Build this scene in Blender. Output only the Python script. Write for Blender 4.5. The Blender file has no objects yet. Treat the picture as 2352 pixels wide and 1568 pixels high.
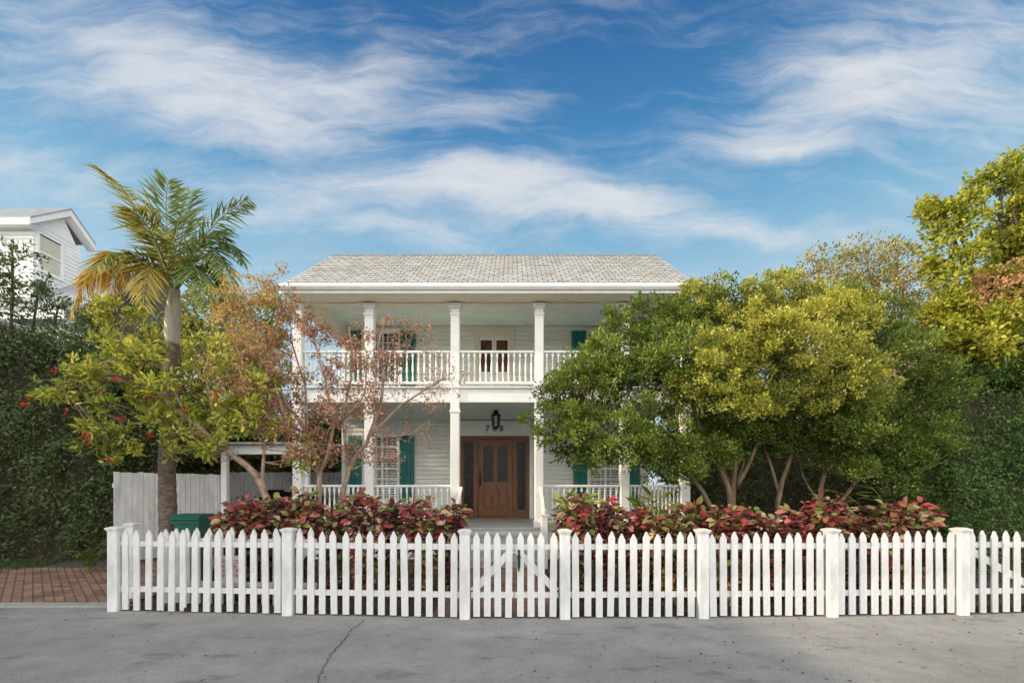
import bpy, math, random
import numpy as np
from mathutils import Vector, Matrix
R = math.radians
random.seed(7)
rng = np.random.default_rng(11)
scene = bpy.context.scene
col = scene.collection
F = 1100.0; CH = 1.6; HX = 1176.0; HY = 1120.0
def W(px, py, D):
    return ((px-HX)*D/F, D, CH+(HY-py)*D/F)

# ------------------------------------------------------------------ materials
def nd(nt, t, **kw):
    n = nt.nodes.new(t)
    for k, v in kw.items():
        setattr(n, k, v)
    return n
def mat_base(name):
    m = bpy.data.materials.new(name); m.use_nodes = True
    nt = m.node_tree; b = nt.nodes['Principled BSDF']
    return m, nt, b
def mat(name, c, rough=.6, var=.12, scale=6.0, bump=.0, bscale=60., metal=0., spec=.4, c2=None, stretch=(1,1,1)):
    m, nt, b = mat_base(name); L = nt.links
    tc = nd(nt, 'ShaderNodeTexCoord'); mp = nd(nt, 'ShaderNodeMapping'); mp.inputs['Scale'].default_value = stretch
    L.new(tc.outputs['Object'], mp.inputs[0])
    n1 = nd(nt, 'ShaderNodeTexNoise'); n1.inputs['Scale'].default_value = scale; n1.inputs['Detail'].default_value = 6; n1.inputs['Roughness'].default_value = .65
    L.new(mp.outputs[0], n1.inputs['Vector'])
    r = nd(nt, 'ShaderNodeValToRGB')
    lo = c2 if c2 else tuple(x*(1-var*2) for x in c); hi = tuple(min(1, x*(1+var*.5)) for x in c)
    r.color_ramp.elements[0].position = .32; r.color_ramp.elements[1].position = .62
    r.color_ramp.elements[0].color = (*lo, 1); r.color_ramp.elements[1].color = (*hi, 1)
    L.new(n1.outputs['Fac'], r.inputs[0]); L.new(r.outputs[0], b.inputs['Base Color'])
    b.inputs['Roughness'].default_value = rough; b.inputs['Metallic'].default_value = metal
    b.inputs['Specular IOR Level'].default_value = spec
    if bump:
        n2 = nd(nt, 'ShaderNodeTexNoise'); n2.inputs['Scale'].default_value = bscale; n2.inputs['Detail'].default_value = 5
        L.new(mp.outputs[0], n2.inputs['Vector'])
        bp = nd(nt, 'ShaderNodeBump'); bp.inputs['Strength'].default_value = bump; bp.inputs['Distance'].default_value = .02
        L.new(n2.outputs['Fac'], bp.inputs['Height']); L.new(bp.outputs[0], b.inputs['Normal'])
    return m
def leaf_mat(name, rough=.5, trans=.35, spec=.35):
    m, nt, b = mat_base(name); L = nt.links
    a = nd(nt, 'ShaderNodeAttribute', attribute_name='col')
    L.new(a.outputs['Color'], b.inputs['Base Color'])
    b.inputs['Roughness'].default_value = rough; b.inputs['Specular IOR Level'].default_value = spec
    t = nd(nt, 'ShaderNodeBsdfTranslucent')
    L.new(a.outputs['Color'], t.inputs['Color'])
    mx = nd(nt, 'ShaderNodeMixShader'); mx.inputs[0].default_value = trans
    L.new(b.outputs[0], mx.inputs[1]); L.new(t.outputs[0], mx.inputs[2])
    L.new(mx.outputs[0], nt.nodes['Material Output'].inputs['Surface'])
    return m
def attr_mat(name, rough=.7):
    m, nt, b = mat_base(name); L = nt.links
    a = nd(nt, 'ShaderNodeAttribute', attribute_name='col')
    tc = nd(nt, 'ShaderNodeTexCoord'); n1 = nd(nt, 'ShaderNodeTexNoise'); n1.inputs['Scale'].default_value = 7; n1.inputs['Detail'].default_value = 6
    L.new(tc.outputs['Object'], n1.inputs['Vector'])
    mr = nd(nt, 'ShaderNodeMapRange'); mr.inputs[1].default_value = .3; mr.inputs[2].default_value = .7; mr.inputs[3].default_value = .88; mr.inputs[4].default_value = 1.06
    L.new(n1.outputs['Fac'], mr.inputs[0])
    mx = nd(nt, 'ShaderNodeVectorMath', operation='SCALE')
    L.new(a.outputs['Color'], mx.inputs[0]); L.new(mr.outputs[0], mx.inputs['Scale'])
    L.new(mx.outputs[0], b.inputs['Base Color']); b.inputs['Roughness'].default_value = rough
    return m
M = {}
M['white'] = mat('white_paint', (.82,.82,.80), .5, .04, 3.0, .08, 40)
M['fencewhite'] = mat('fence_paint', (.66,.66,.66), .55, .13, 7.0, .12, 60, stretch=(1,1,.35))
M['siding'] = mat('siding_paint', (.86,.86,.81), .55, .04, 2.0, .1, 30, stretch=(.4,1,3))
M['cream'] = mat('cream_paint', (.84,.78,.63), .6, .05, 2.0)
M['tan'] = mat('tan_trim_paint', (.76,.69,.52), .6, .05, 2.0)
M['teal'] = mat('teal_paint', (.008,.165,.15), .45, .15, 5.0, .1, 50)
M['haint'] = mat('porch_ceiling_paint', (.66,.75,.71), .6, .06, 3.0)
M['greyfloor'] = mat('grey_floor_paint', (.44,.45,.44), .5, .1, 4.0)
M['wood'] = mat('stained_wood', (.205,.080,.028), .4, .3, 5.0, .12, 30, c2=(.095,.036,.014), stretch=(6,6,.7))
M['glass'] = mat('dark_glass', (.025,.026,.026), .08, .2, 2.0, spec=.6)
M['reflectglass'] = mat('reflection_tint_glass', (.13,.045,.027), .25, .3, 3.0, spec=.3)  # brown-red tint is a reflection painted into the pane colour
M['doorglass'] = mat('door_glass', (.022,.017,.012), .3, .5, 9.0, spec=.25)
M['black'] = mat('black_iron', (.012,.012,.012), .45, .2, 9.0)
M['lampglass'] = mat('lamp_glass', (.20,.20,.18), .2, .2, 4.0)
M['greymetal'] = mat('metal_roof', (.33,.35,.37), .45, .12, 3.0)
M['bark'] = mat('grey_bark', (.23,.165,.105), .9, .3, 9.0, .6, 30, stretch=(1,1,.4))
M['darkbark'] = mat('dark_bark', (.10,.075,.055), .9, .3, 9.0, .6, 30, stretch=(1,1,.4))
M['paletwig'] = mat('pale_bark', (.33,.24,.18), .9, .25, 9.0, .4, 40)
M['palmbark'] = mat('palm_trunk', (.19,.14,.105), .9, .35, 10.0, .7, 40, stretch=(1,1,3))
M['crownshaft'] = mat('palm_shaft', (.45,.42,.33), .55, .18, 6.0, stretch=(2,2,.6))
M['stem'] = mat('green_stem', (.22,.22,.07), .6, .2, 8.0)
M['redstem'] = mat('red_stem', (.12,.05,.035), .7, .2, 8.0)
M['bin'] = mat('green_plastic', (.01,.11,.075), .5, .1, 4.0)
M['car'] = mat('car_paint', (.015,.016,.018), .35, .1, 2.0, spec=.4)
M['rubber'] = mat('rubber', (.02,.02,.02), .8, .1, 6.0)
M['signwhite'] = mat('sign_face', (.62,.60,.58), .5, .12, 9.0)
M['red'] = mat('sign_red', (.42,.03,.03), .5, .1, 9.0)
M['tealcloth'] = mat('teal_canvas', (.015,.17,.15), .8, .12, 5.0)
M['soil'] = mat('soil', (.075,.058,.04), .95, .35, 5.0, .8, 25)
M['ground'] = mat('ground', (.09,.09,.05), .95, .35, .8, .6, 8)
M['concrete'] = mat('kerb_concrete', (.36,.35,.33), .85, .12, 4.0, .3, 60)
M['crack'] = mat('crack', (.06,.057,.052), .95, .2, 9.0)
M['gravel'] = mat('gravel', (.12,.115,.11), .95, .45, 28.0, .9, 60)
M['leaf'] = leaf_mat('leaf')
M['leafdark'] = leaf_mat('leaf_dense', .45, .25, .4)
M['petal'] = leaf_mat('petal', .55, .25, .25)
M['shingle'] = attr_mat('shingle', .75)

def mat_street():
    m, nt, b = mat_base('street'); L = nt.links
    tc = nd(nt, 'ShaderNodeTexCoord')
    def noise(s, d=8, r=.6, st=None):
        n = nd(nt, 'ShaderNodeTexNoise'); n.inputs['Scale'].default_value = s; n.inputs['Detail'].default_value = d; n.inputs['Roughness'].default_value = r
        if st:
            mp = nd(nt, 'ShaderNodeMapping'); mp.inputs['Scale'].default_value = st[:3]; L.new(tc.outputs['Object'], mp.inputs[0]); L.new(mp.outputs[0], n.inputs['Vector'])
            if len(st) > 3: mp.inputs['Location'].default_value = (st[3], st[4], 0)
        else: L.new(tc.outputs['Object'], n.inputs['Vector'])
        return n
    def ramp(src, p0, c0, p1, c1):
        r = nd(nt, 'ShaderNodeValToRGB'); e = r.color_ramp.elements
        e[0].position = p0; e[1].position = p1; e[0].color = (*c0, 1); e[1].color = (*c1, 1); L.new(src, r.inputs[0]); return r
    def mul(a, c):
        x = nd(nt, 'ShaderNodeMix', data_type='RGBA', blend_type='MULTIPLY'); x.inputs[0].default_value = 1
        L.new(a, x.inputs[6]); L.new(c, x.inputs[7]); return x.outputs[2]
    big = ramp(noise(.55, 6, .55, (1, 1.6, 1)).outputs['Fac'], .35, (.305,.30,.295), .66, (.395,.39,.38))
    mid = ramp(noise(2.6, 9, .75).outputs['Fac'], .36, (.80,.80,.80), .58, (1,1,1))
    fine = ramp(noise(60, 6, .85).outputs['Fac'], .36, (.62,.62,.62), .56, (1.03,1.03,1.03))
    wet = ramp(noise(1.15, 8, .62, (1, 2.6, 1, 3.1, 1.7)).outputs['Fac'], .585, (1,1,1), .64, (.74,.74,.75))
    wet2 = ramp(noise(2.9, 6, .6, (1, 2.0, 1, 7.3, 4.2)).outputs['Fac'], .64, (1,1,1), .68, (.78,.77,.76))
    pit = ramp(noise(140, 2, .5).outputs['Fac'], .28, (.4,.4,.4), .37, (1,1,1))
    c = mul(mul(mul(mul(mul(big.outputs[0], mid.outputs[0]), fine.outputs[0]), wet.outputs[0]), wet2.outputs[0]), pit.outputs[0])
    L.new(c, b.inputs['Base Color']); b.inputs['Roughness'].default_value = .85; b.inputs['Specular IOR Level'].default_value = .2
    bp = nd(nt, 'ShaderNodeBump'); bp.inputs['Strength'].default_value = .7; bp.inputs['Distance'].default_value = .012
    L.new(noise(80, 6, .8).outputs['Fac'], bp.inputs['Height']); L.new(bp.outputs[0], b.inputs['Normal'])
    return m
M['street'] = mat_street()
def mat_brick(name, sc, rot):
    m, nt, b = mat_base(name); L = nt.links
    tc = nd(nt, 'ShaderNodeTexCoord'); mp = nd(nt, 'ShaderNodeMapping'); mp.inputs['Rotation'].default_value = (0,0,rot)
    L.new(tc.outputs['Object'], mp.inputs[0])
    br = nd(nt, 'ShaderNodeTexBrick'); br.inputs['Scale'].default_value = sc
    br.inputs['Color1'].default_value = (.38,.22,.15,1); br.inputs['Color2'].default_value = (.24,.135,.105,1); br.inputs['Mortar'].default_value = (.12,.10,.085,1)
    br.inputs['Mortar Size'].default_value = .025; br.inputs['Brick Width'].default_value = .5; br.inputs['Row Height'].default_value = .25; br.inputs['Bias'].default_value = -.1
    L.new(mp.outputs[0], br.inputs['Vector'])
    n = nd(nt, 'ShaderNodeTexNoise'); n.inputs['Scale'].default_value = 2.5; n.inputs['Detail'].default_value = 8; L.new(tc.outputs['Object'], n.inputs['Vector'])
    r = nd(nt, 'ShaderNodeValToRGB'); r.color_ramp.elements[0].color = (.55,.55,.55,1); r.color_ramp.elements[1].color = (1.25,1.2,1.15,1)
    r.color_ramp.elements[0].position = .3; r.color_ramp.elements[1].position = .7
    L.new(n.outputs['Fac'], r.inputs[0])
    x = nd(nt, 'ShaderNodeMix', data_type='RGBA', blend_type='MULTIPLY'); x.inputs[0].default_value = 1
    L.new(br.outputs['Color'], x.inputs[6]); L.new(r.outputs[0], x.inputs[7]); L.new(x.outputs[2], b.inputs['Base Color'])
    bp = nd(nt, 'ShaderNodeBump'); bp.inputs['Strength'].default_value = .6; bp.inputs['Distance'].default_value = .01; bp.invert = True
    L.new(br.outputs['Fac'], bp.inputs['Height']); L.new(bp.outputs[0], b.inputs['Normal'])
    b.inputs['Roughness'].default_value = .85
    return m
M['brick'] = mat_brick('brick_paving', 2.3, R(45))
M['brickpath'] = mat_brick('brick_path', 2.3, 0)

# ------------------------------------------------------------------ objects
ORG = {}
def tag(o, label=None, cat=None, group=None, kind=None):
    if label: o['label'] = label
    if cat: o['category'] = cat
    if group: o['group'] = group
    if kind: o['kind'] = kind
    return o
def thing(name, loc, label, cat, group=None):
    o = bpy.data.objects.new(name, None); col.objects.link(o)
    o.location = loc; o.empty_display_size = .2
    ORG[o.name] = Vector(loc)
    return tag(o, label, cat, group)
def place(name, me, parent=None, org=(0,0,0)):
    o = bpy.data.objects.new(name, me); col.objects.link(o)
    if parent is not None:
        o.parent = parent; ORG[o.name] = ORG[parent.name]
    else:
        o.location = org; ORG[o.name] = Vector(org)
    return o
def org_of(parent, org):
    return ORG[parent.name] if parent is not None else Vector(org)

class MB:
    def __init__(s): s.v = []; s.f = []
    def poly(s, pts):
        n = len(s.v); s.v += [tuple(p) for p in pts]; s.f.append(tuple(range(n, n+len(pts))))
    def box(s, x0, x1, y0, y1, z0, z1):
        n = len(s.v)
        s.v += [(x0,y0,z0),(x1,y0,z0),(x1,y1,z0),(x0,y1,z0),(x0,y0,z1),(x1,y0,z1),(x1,y1,z1),(x0,y1,z1)]
        s.f += [(n,n+3,n+2,n+1),(n+4,n+5,n+6,n+7),(n,n+1,n+5,n+4),(n+1,n+2,n+6,n+5),(n+2,n+3,n+7,n+6),(n+3,n,n+4,n+7)]
        return s
    def cbox(s, x0, x1, y0, y1, z0, z1, c):     # vertical edges chamfered
        P = [(x0+c,y0),(x1-c,y0),(x1,y0+c),(x1,y1-c),(x1-c,y1),(x0+c,y1),(x0,y1-c),(x0,y0+c)]
        n = len(s.v); s.v += [(x,y,z0) for x,y in P]+[(x,y,z1) for x,y in P]
        s.f += [tuple(n+7-i for i in range(8)), tuple(n+8+i for i in range(8))]
        s.f += [(n+i, n+(i+1)%8, n+8+(i+1)%8, n+8+i) for i in range(8)]
        return s
    def prism(s, pts, axis, a0, a1):            # 2-D polygon extruded along axis
        def mk(p, a):
            return (a,p[0],p[1]) if axis == 'x' else ((p[0],a,p[1]) if axis == 'y' else (p[0],p[1],a))
        n = len(s.v); k = len(pts)
        s.v += [mk(p,a0) for p in pts]+[mk(p,a1) for p in pts]
        s.f += [tuple(n+k-1-i for i in range(k)), tuple(n+k+i for i in range(k))]
        s.f += [(n+i, n+(i+1)%k, n+k+(i+1)%k, n+k+i) for i in range(k)]
        return s
    def tube(s, pts, rad, n=6):
        pts = [Vector(p) for p in pts]; m = len(pts); b0 = len(s.v)
        ref = Vector((.31,.2,.93)); prev = None
        for i, p in enumerate(pts):
            t = (pts[min(i+1,m-1)]-pts[max(i-1,0)])
            if t.length < 1e-6: t = Vector((0,0,1))
            t.normalize()
            a = t.cross(ref) if prev is None else prev-t*prev.dot(t)
            if a.length < 1e-4: a = t.cross(Vector((1,0,0)))
            a.normalize(); prev = a; b = t.cross(a)
            r = rad[i] if hasattr(rad, '__len__') else rad
            for k in range(n):
                q = p+a*(r*math.cos(2*math.pi*k/n))+b*(r*math.sin(2*math.pi*k/n)); s.v.append((q.x,q.y,q.z))
        for i in range(m-1):
            for k in range(n):
                s.f.append((b0+i*n+k, b0+i*n+(k+1)%n, b0+(i+1)*n+(k+1)%n, b0+(i+1)*n+k))
        s.f.append(tuple(b0+k for k in range(n))[::-1]); s.f.append(tuple(b0+(m-1)*n+k for k in range(n)))
        return s
    def lathe(s, prof, c=(0,0,0), n=12, axis='z'):
        b0 = len(s.v); m = len(prof)
        for r, h in prof:
            for k in range(n):
                a = 2*math.pi*k/n; x, y = r*math.cos(a), r*math.sin(a)
                p = (x,y,h) if axis == 'z' else (h,x,y)
                s.v.append((c[0]+p[0], c[1]+p[1], c[2]+p[2]))
        for i in range(m-1):
            for k in range(n):
                s.f.append((b0+i*n+k, b0+i*n+(k+1)%n, b0+(i+1)*n+(k+1)%n, b0+(i+1)*n+k))
        s.f.append(tuple(b0+k for k in range(n))[::-1]); s.f.append(tuple(b0+(m-1)*n+k for k in range(n)))
        return s
    def mesh(s, name, m, org=(0,0,0), smooth=False):
        me = bpy.data.meshes.new(name); o = Vector(org)
        me.from_pydata([(x-o.x,y-o.y,z-o.z) for x,y,z in s.v], [], s.f)
        me.materials.append(m); me.validate(); me.update()
        if smooth: me.polygons.foreach_set('use_smooth', [True]*len(me.polygons))
        return me
    def build(s, name, m, parent=None, org=(0,0,0), smooth=False):
        return place(name, s.mesh(name, m, org_of(parent, org), smooth), parent, org)

def nrmz(a): return a/np.maximum(np.linalg.norm(a, axis=1, keepdims=True), 1e-6)
class Leaves:
    def __init__(s): s.P=[]; s.T=[]; s.N=[]; s.L=[]; s.Wd=[]; s.C=[]
    def add(s, P, T, N, L, Wd, C):
        s.P.append(np.asarray(P)); s.T.append(np.asarray(T)); s.N.append(np.asarray(N)); s.L.append(np.asarray(L)); s.Wd.append(np.asarray(Wd)); s.C.append(np.asarray(C))
    def build(s, name, m, parent=None, org=(0,0,0), oval=False, fold=.18, droop=.12):
        P=np.concatenate(s.P); T=nrmz(np.concatenate(s.T)); N=np.concatenate(s.N); L=np.concatenate(s.L)[:,None]; Wd=np.concatenate(s.Wd)[:,None]; C=np.clip(np.concatenate(s.C),0,1)
        B=nrmz(np.cross(N,T)); N=np.cross(T,B); n=len(P)
        P = P-np.array(org_of(parent, org))
        if not oval:
            V=[P, P+T*L*.45+B*Wd*.5+N*Wd*fold, P+T*L-N*L*droop, P+T*L*.45-B*Wd*.5+N*Wd*fold]; fl=[0,1,2,0,2,3]; sz=[3,3]
        else:
            V=[P, P+T*L*.28+B*Wd*.42+N*Wd*fold, P+T*L*.62+B*Wd*.45+N*(Wd*fold-L*droop*.4), P+T*L-N*L*droop, P+T*L*.62-B*Wd*.45+N*(Wd*fold-L*droop*.4), P+T*L*.28-B*Wd*.42+N*Wd*fold, P+T*L*.6-N*L*droop*.35]
            fl=[0,1,2,6, 6,2,3, 0,6,4,5, 6,3,4]; sz=[4,3,4,3]
        k=len(V); VV=np.stack(V,1).reshape(-1,3)
        loops=(np.arange(n)[:,None]*k+np.array(fl)[None,:]).reshape(-1)
        me=bpy.data.meshes.new(name); me.vertices.add(n*k); me.vertices.foreach_set('co', VV.astype(np.float32).ravel())
        me.loops.add(len(loops)); me.loops.foreach_set('vertex_index', loops.astype(np.int32))
        szs=np.tile(sz,n); st=np.concatenate([[0],np.cumsum(szs)[:-1]])
        me.polygons.add(len(szs)); me.polygons.foreach_set('loop_start', st.astype(np.int32)); me.polygons.foreach_set('loop_total', szs.astype(np.int32))
        me.update(calc_edges=True)
        at=me.color_attributes.new('col','FLOAT_COLOR','POINT')
        CC=np.concatenate([np.repeat(C,k,axis=0), np.ones((n*k,1))],1); at.data.foreach_set('color', CC.astype(np.float32).ravel())
        me.materials.append(m)
        return place(name, me, parent, org)

def ell(px, py, rx, ry, D, rd=None):
    s = D/F; return (*W(px,py,D), rx*s, (rd if rd else (rx+ry)*.5*s), ry*s)
def lumps(ells, k, f0=.3, f1=.48, flat=.78, reach=.78):
    out=[]
    for e in ells:
        r=(e[3]+e[5])/2
        for j in range(k):
            d=rng.normal(size=3); d[2]+=.15; d[1]-=.25; d/=np.linalg.norm(d); q=reach*rng.uniform(.75,1.1); rr=r*rng.uniform(f0,f1)
            out.append((e[0]+d[0]*e[3]*q, e[1]+d[1]*e[4]*q, e[2]+d[2]*e[5]*q, rr*1.12, rr*1.12, rr*flat))
    return out
def crown(lv, ells, nclump, per, csize, L, wr, dark, light, up=.3, shell=(.45,1.06), accent=None, acc_p=0., upside=.0, lt=0.):
    E=np.array(ells); w=E[:,3]*E[:,5]+E[:,3]*E[:,4]; idx=rng.choice(len(E), nclump, p=w/w.sum()); ltone=rng.random(len(E))
    d=nrmz(rng.normal(size=(nclump,3))); d[:,2]+=upside; d=nrmz(d)
    r=rng.uniform(shell[0]**2, shell[1]**2, nclump)**.5
    c=E[idx,:3]+d*r[:,None]*E[idx,3:]
    tone=rng.random(nclump)*(1-lt)+ltone[idx]*lt; cs=csize*rng.uniform(.6,1.35,nclump)
    cnt=np.maximum(2,(per*rng.uniform(.5,1.5,nclump)).astype(int)); i=np.repeat(np.arange(nclump),cnt); n=len(i)
    off=nrmz(rng.normal(size=(n,3)))*(rng.random(n)**.5)[:,None]; P=c[i]+off*cs[i][:,None]*np.array([1,1,.75])
    T=nrmz(d[i]*.5+off*.8+rng.normal(size=(n,3))*.45+np.array([0,0,up])); N=nrmz(d[i]*.5+rng.normal(size=(n,3))*.55+np.array([0,0,.6]))
    t=np.clip(.6*tone[i]+.4*rng.random(n),0,1)[:,None]
    C=np.array(dark)*(1-t)+np.array(light)*t
    if accent is not None:
        mk=rng.random(n)<acc_p; a=np.array(accent); C[mk]=a*rng.uniform(.6,1.2,(mk.sum(),1))
    C=C*rng.uniform(.8,1.2,(n,1))
    Ls=L*rng.uniform(.65,1.3,n); lv.add(P,T,N,Ls,Ls*wr*rng.uniform(.8,1.2,n),C)
    return c
def smooth_path(pts, k=4):
    P=[Vector(p) for p in pts]; out=[]
    for i in range(len(P)-1):
        p0=P[max(i-1,0)]; p1=P[i]; p2=P[i+1]; p3=P[min(i+2,len(P)-1)]
        for j in range(k):
            t=j/k; out.append(.5*((2*p1)+(p2-p0)*t+(2*p0-5*p1+4*p2-p3)*t*t+(3*p1-p0-3*p2+p3)*t**3))
    out.append(P[-1]); return out
def limb(mb, pts, r0, r1, n=7, jit=.0):
    q=smooth_path(pts); m=len(q)
    if jit: q=[p if i in (0,) else p+Vector((random.uniform(-jit,jit),random.uniform(-jit,jit),random.uniform(-jit,jit))) for i,p in enumerate(q)]
    mb.tube(q, [r0+(r1-r0)*(i/(m-1))**.8 for i in range(m)], n)
    return q
def twigs(mb, clumps, skel, count, r0=.014):
    S=np.array([tuple(p) for p in skel])
    sel=rng.choice(len(clumps), min(count,len(clumps)), replace=False)
    for k in sel:
        c=clumps[k]; d=np.linalg.norm(S-c,axis=1)+np.maximum(0,S[:,2]-c[2])*1.5; j=int(np.argmin(d)); a=S[j]
        mid=(a+c)/2+rng.normal(size=3)*.08*d[j]
        mb.tube([tuple(a),tuple(mid),tuple(c)],[r0,r0*.7,r0*.35],4)
def sprout(mb, p, d, length, r, level, tips, spread=.75, grav=.0, zmax=99):
    n=4; pts=[Vector(p)]; dd=Vector(d).normalized()
    for i in range(n):
        dd=(dd+Vector((random.gauss(0,.2),random.gauss(0,.2),random.gauss(0,.16)+grav))).normalized()
        if pts[-1].z+dd.z*length/n>zmax: dd.z=-abs(dd.z)*.4; dd.normalize()
        pts.append(pts[-1]+dd*length/n)
    mb.tube(pts,[r*(1-.65*i/n) for i in range(n+1)],4 if level<2 else 5)
    if level==0:
        tips += pts[1:]; return
    for k in range(random.randint(2,4)):
        i=random.randint(1,n); nd_=(dd+Vector((random.gauss(0,spread),random.gauss(0,spread),random.gauss(.05,spread*.8)))).normalized()
        sprout(mb, pts[i], nd_, length*random.uniform(.5,.8), r*.55, level-1, tips, spread, grav, zmax)

# ------------------------------------------------------------------ ground
def sheet(name, pts, z, m):
    mb=MB(); mb.poly([(x,y,z) for x,y in pts]); return tag(mb.build(name, m), kind='structure')
sheet('ground', [(-300,-200),(300,-200),(300,600),(-300,600)], -.02, M['ground'])
FL=[(265,6.25),(663,6.05),(1068,5.88),(1297,5.88),(1613,5.92),(1908,5.98),(2207,6.07),(2540,6.22)]
FP=[((px-HX)*D/F, D) for px,D in FL]
sheet('street', [(-60,-12),(60,-12),(60,6.6),(-60,6.6)], 0, M['street'])
soil=[(FP[0][0],6.27)]+[(x,y+.05) for x,y in FP[1:]]+[(14,6.3),(14,14),(-5.15,14),(-5.15,7.2)]
sheet('garden_soil', soil, .006, M['soil'])
sheet('driveway', [(-16,6.62),(-5.3,6.62),(-5.3,17),(-16,17)], .012, M['brick'])
sheet('gravel_strip', [(-16,9.6),(-7.9,9.6),(-7.7,10.0),(-7.6,13),(-16,13)], .018, M['gravel'])
mb=MB(); mb.box(-16,FP[0][0]-.1,6.42,6.62,-.01,.02); tag(mb.build('driveway_kerb', M['concrete']), kind='structure')
sheet('path', [(-1.0,5.92),(.55,5.92),(.55,9.6),(-1.0,9.6)], .012, M['brickpath'])
def gpt(px,py):
    D=CH*F/(py-HY); return ((px-HX)*D/F, D)
pa=[gpt(*p) for p in ((836,1424),(806,1448),(790,1470),(768,1495),(748,1522),(738,1545),(724,1572),(700,1620))]
pb=[gpt(*p) for p in ((560,1546),(500,1556),(440,1566),(380,1580))]
mb=MB()
for path in (pa,pb):
    q=[]
    for i in range(len(path)-1):
        for k in range(7):
            t=k/7; q.append((path[i][0]*(1-t)+path[i+1][0]*t+random.gauss(0,.011), path[i][1]*(1-t)+path[i+1][1]*t+random.gauss(0,.008)))
    for i in range(len(q)-1):
        w0=.003+.004*random.random(); mb.poly([(q[i][0]-w0,q[i][1],.004),(q[i][0]+w0,q[i][1],.004),(q[i+1][0]+w0,q[i+1][1],.004),(q[i+1][0]-w0,q[i+1][1],.004)])
tag(mb.build('street_crack', M['crack']), kind='structure')

# ------------------------------------------------------------------ picket fence
def picket_mesh(h, w=.083, t=.021):
    mb=MB(); a=w/2
    mb.prism([(-a,.02),(a,.02),(a,h-.075),(a*.12,h),(-a*.12,h),(-a,h-.075)],'y',-t/2,t/2)
    return mb.mesh('picket', M['fencewhite'])
PK=[picket_mesh(1.05), picket_mesh(1.062,.081), picket_mesh(1.038,.085), picket_mesh(1.052,.080)]
def post_meshes(h, w=.125):
    a=w/2; mb=MB(); mb.cbox(-a,a,-a,a,-.02,h-.055,.008)
    c=MB(); b=a+.018; c.box(-a-.007,a+.007,-a-.007,a+.007,h-.057,h-.037)
    c.box(-b,b,-b,b,h-.037,h-.018)
    q=a*.55; c.v += [(-b,-b,h-.0179),(b,-b,h-.0179),(b,b,h-.0179),(-b,b,h-.0179),(-q,-q,h),(q,-q,h),(q,q,h),(-q,q,h)]
    n=len(c.v)-8; c.f += [(n,n+1,n+5,n+4),(n+1,n+2,n+6,n+5),(n+2,n+3,n+7,n+6),(n+3,n,n+4,n+7),(n+4,n+5,n+6,n+7)]
    return mb.mesh('post', M['fencewhite']), c.mesh('post_cap', M['fencewhite'])
POST=post_meshes(1.10)
def put(name, me, parent, world, rz=0):
    o=bpy.data.objects.new(name, me); col.objects.link(o); o.parent=parent
    o.location=Vector(world)-ORG[parent.name]; o.rotation_euler.z=rz; ORG[o.name]=Vector(world); return o
def post(parent, x, y, rz=0):
    p=put('post', POST[0], parent, (x,y,0), rz)
    c=bpy.data.objects.new('post_cap', POST[1]); col.objects.link(c); c.parent=p
def bar(name, a, b, h, t, m, parent):           # flat board from a to b (centre line), height h, thickness t
    A=Vector(a); B=Vector(b); d=(B-A); ln=d.length; d.normalize()
    side=Vector((0,0,1)).cross(d)
    if side.length<1e-4: side=Vector((1,0,0))
    side.normalize(); up=d.cross(side)
    mb=MB(); n=0
    for p in (A,B):
        for su,ss in ((-1,-1),(1,-1),(1,1),(-1,1)):
            q=p+up*(su*h/2)+side*(ss*t/2); mb.v.append((q.x,q.y,q.z))
    mb.f += [(0,1,2,3)[::-1],(4,5,6,7),(0,1,5,4),(1,2,6,5),(2,3,7,6),(3,0,4,7)]
    return mb.build(name, m, parent)
def section(parent, A, B, n, off=0., ends=.065, brace=None, gap=None, rails=(.875,.285)):
    A=Vector((A[0],A[1],0)); B=Vector((B[0],B[1],0)); d=(B-A); ln=d.length; d.normalize(); rz=math.atan2(d.y,d.x); nrm=Vector((-d.y,d.x,0))
    g=ends if gap is None else gap
    A2=A+d*g+nrm*off; B2=B-d*g+nrm*off; l2=(B2-A2).length; sp=l2/n
    for z in rails: bar('rail', A2+Vector((0,0,z))+nrm*.031, B2+Vector((0,0,z))+nrm*.031, .07, .038, M['fencewhite'], parent)
    for i in range(n):
        p=A2+d*(sp*(i+.5)+random.uniform(-.005,.005))
        o=put('picket', random.choice(PK), parent, (p.x,p.y,random.uniform(-.008,.008)), rz); o.rotation_euler.y=random.gauss(0,.008)
    if brace:
        a,b=brace; bar('brace', A2+d*(a[0]*l2)+Vector((0,0,a[1]))+nrm*.031, A2+d*(b[0]*l2)+Vector((0,0,b[1]))+nrm*.031, .085,.03, M['fencewhite'], parent)
fl=thing('picket_fence', (FP[0][0],FP[0][1],0), 'white picket fence running left from the garden gate to the brick driveway', 'fence')
for k in (0,1,2): post(fl, *FP[k])
post(fl, *[W(303,0,6.95)[0], 6.95])
section(fl, FP[0],FP[1],14); section(fl, FP[1],FP[2],14)
fr=thing('picket_fence', (FP[3][0],FP[3][1],0), 'white picket fence running right from the garden gate under the big rounded tree', 'fence')
for k in (3,4,5,6): post(fr, *FP[k])
section(fr, FP[3],FP[4],11); section(fr, FP[4],FP[5],11); section(fr, FP[5],FP[6],11)
mid=((FP[2][0]+FP[3][0])/2-.01, 5.88)
gl=thing('garden_gate', (FP[2][0],5.88,0), 'left leaf of the white picket garden gate, hinged on the left gate post', 'gate')
section(gl, FP[2], (mid[0]-.004+.075,5.88), 4, gap=.075, brace=((.04,.33),(.96,.84)))
gr=thing('garden_gate', (FP[3][0],5.88,0), 'right leaf of the white picket garden gate, with the black latch', 'gate')
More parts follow.
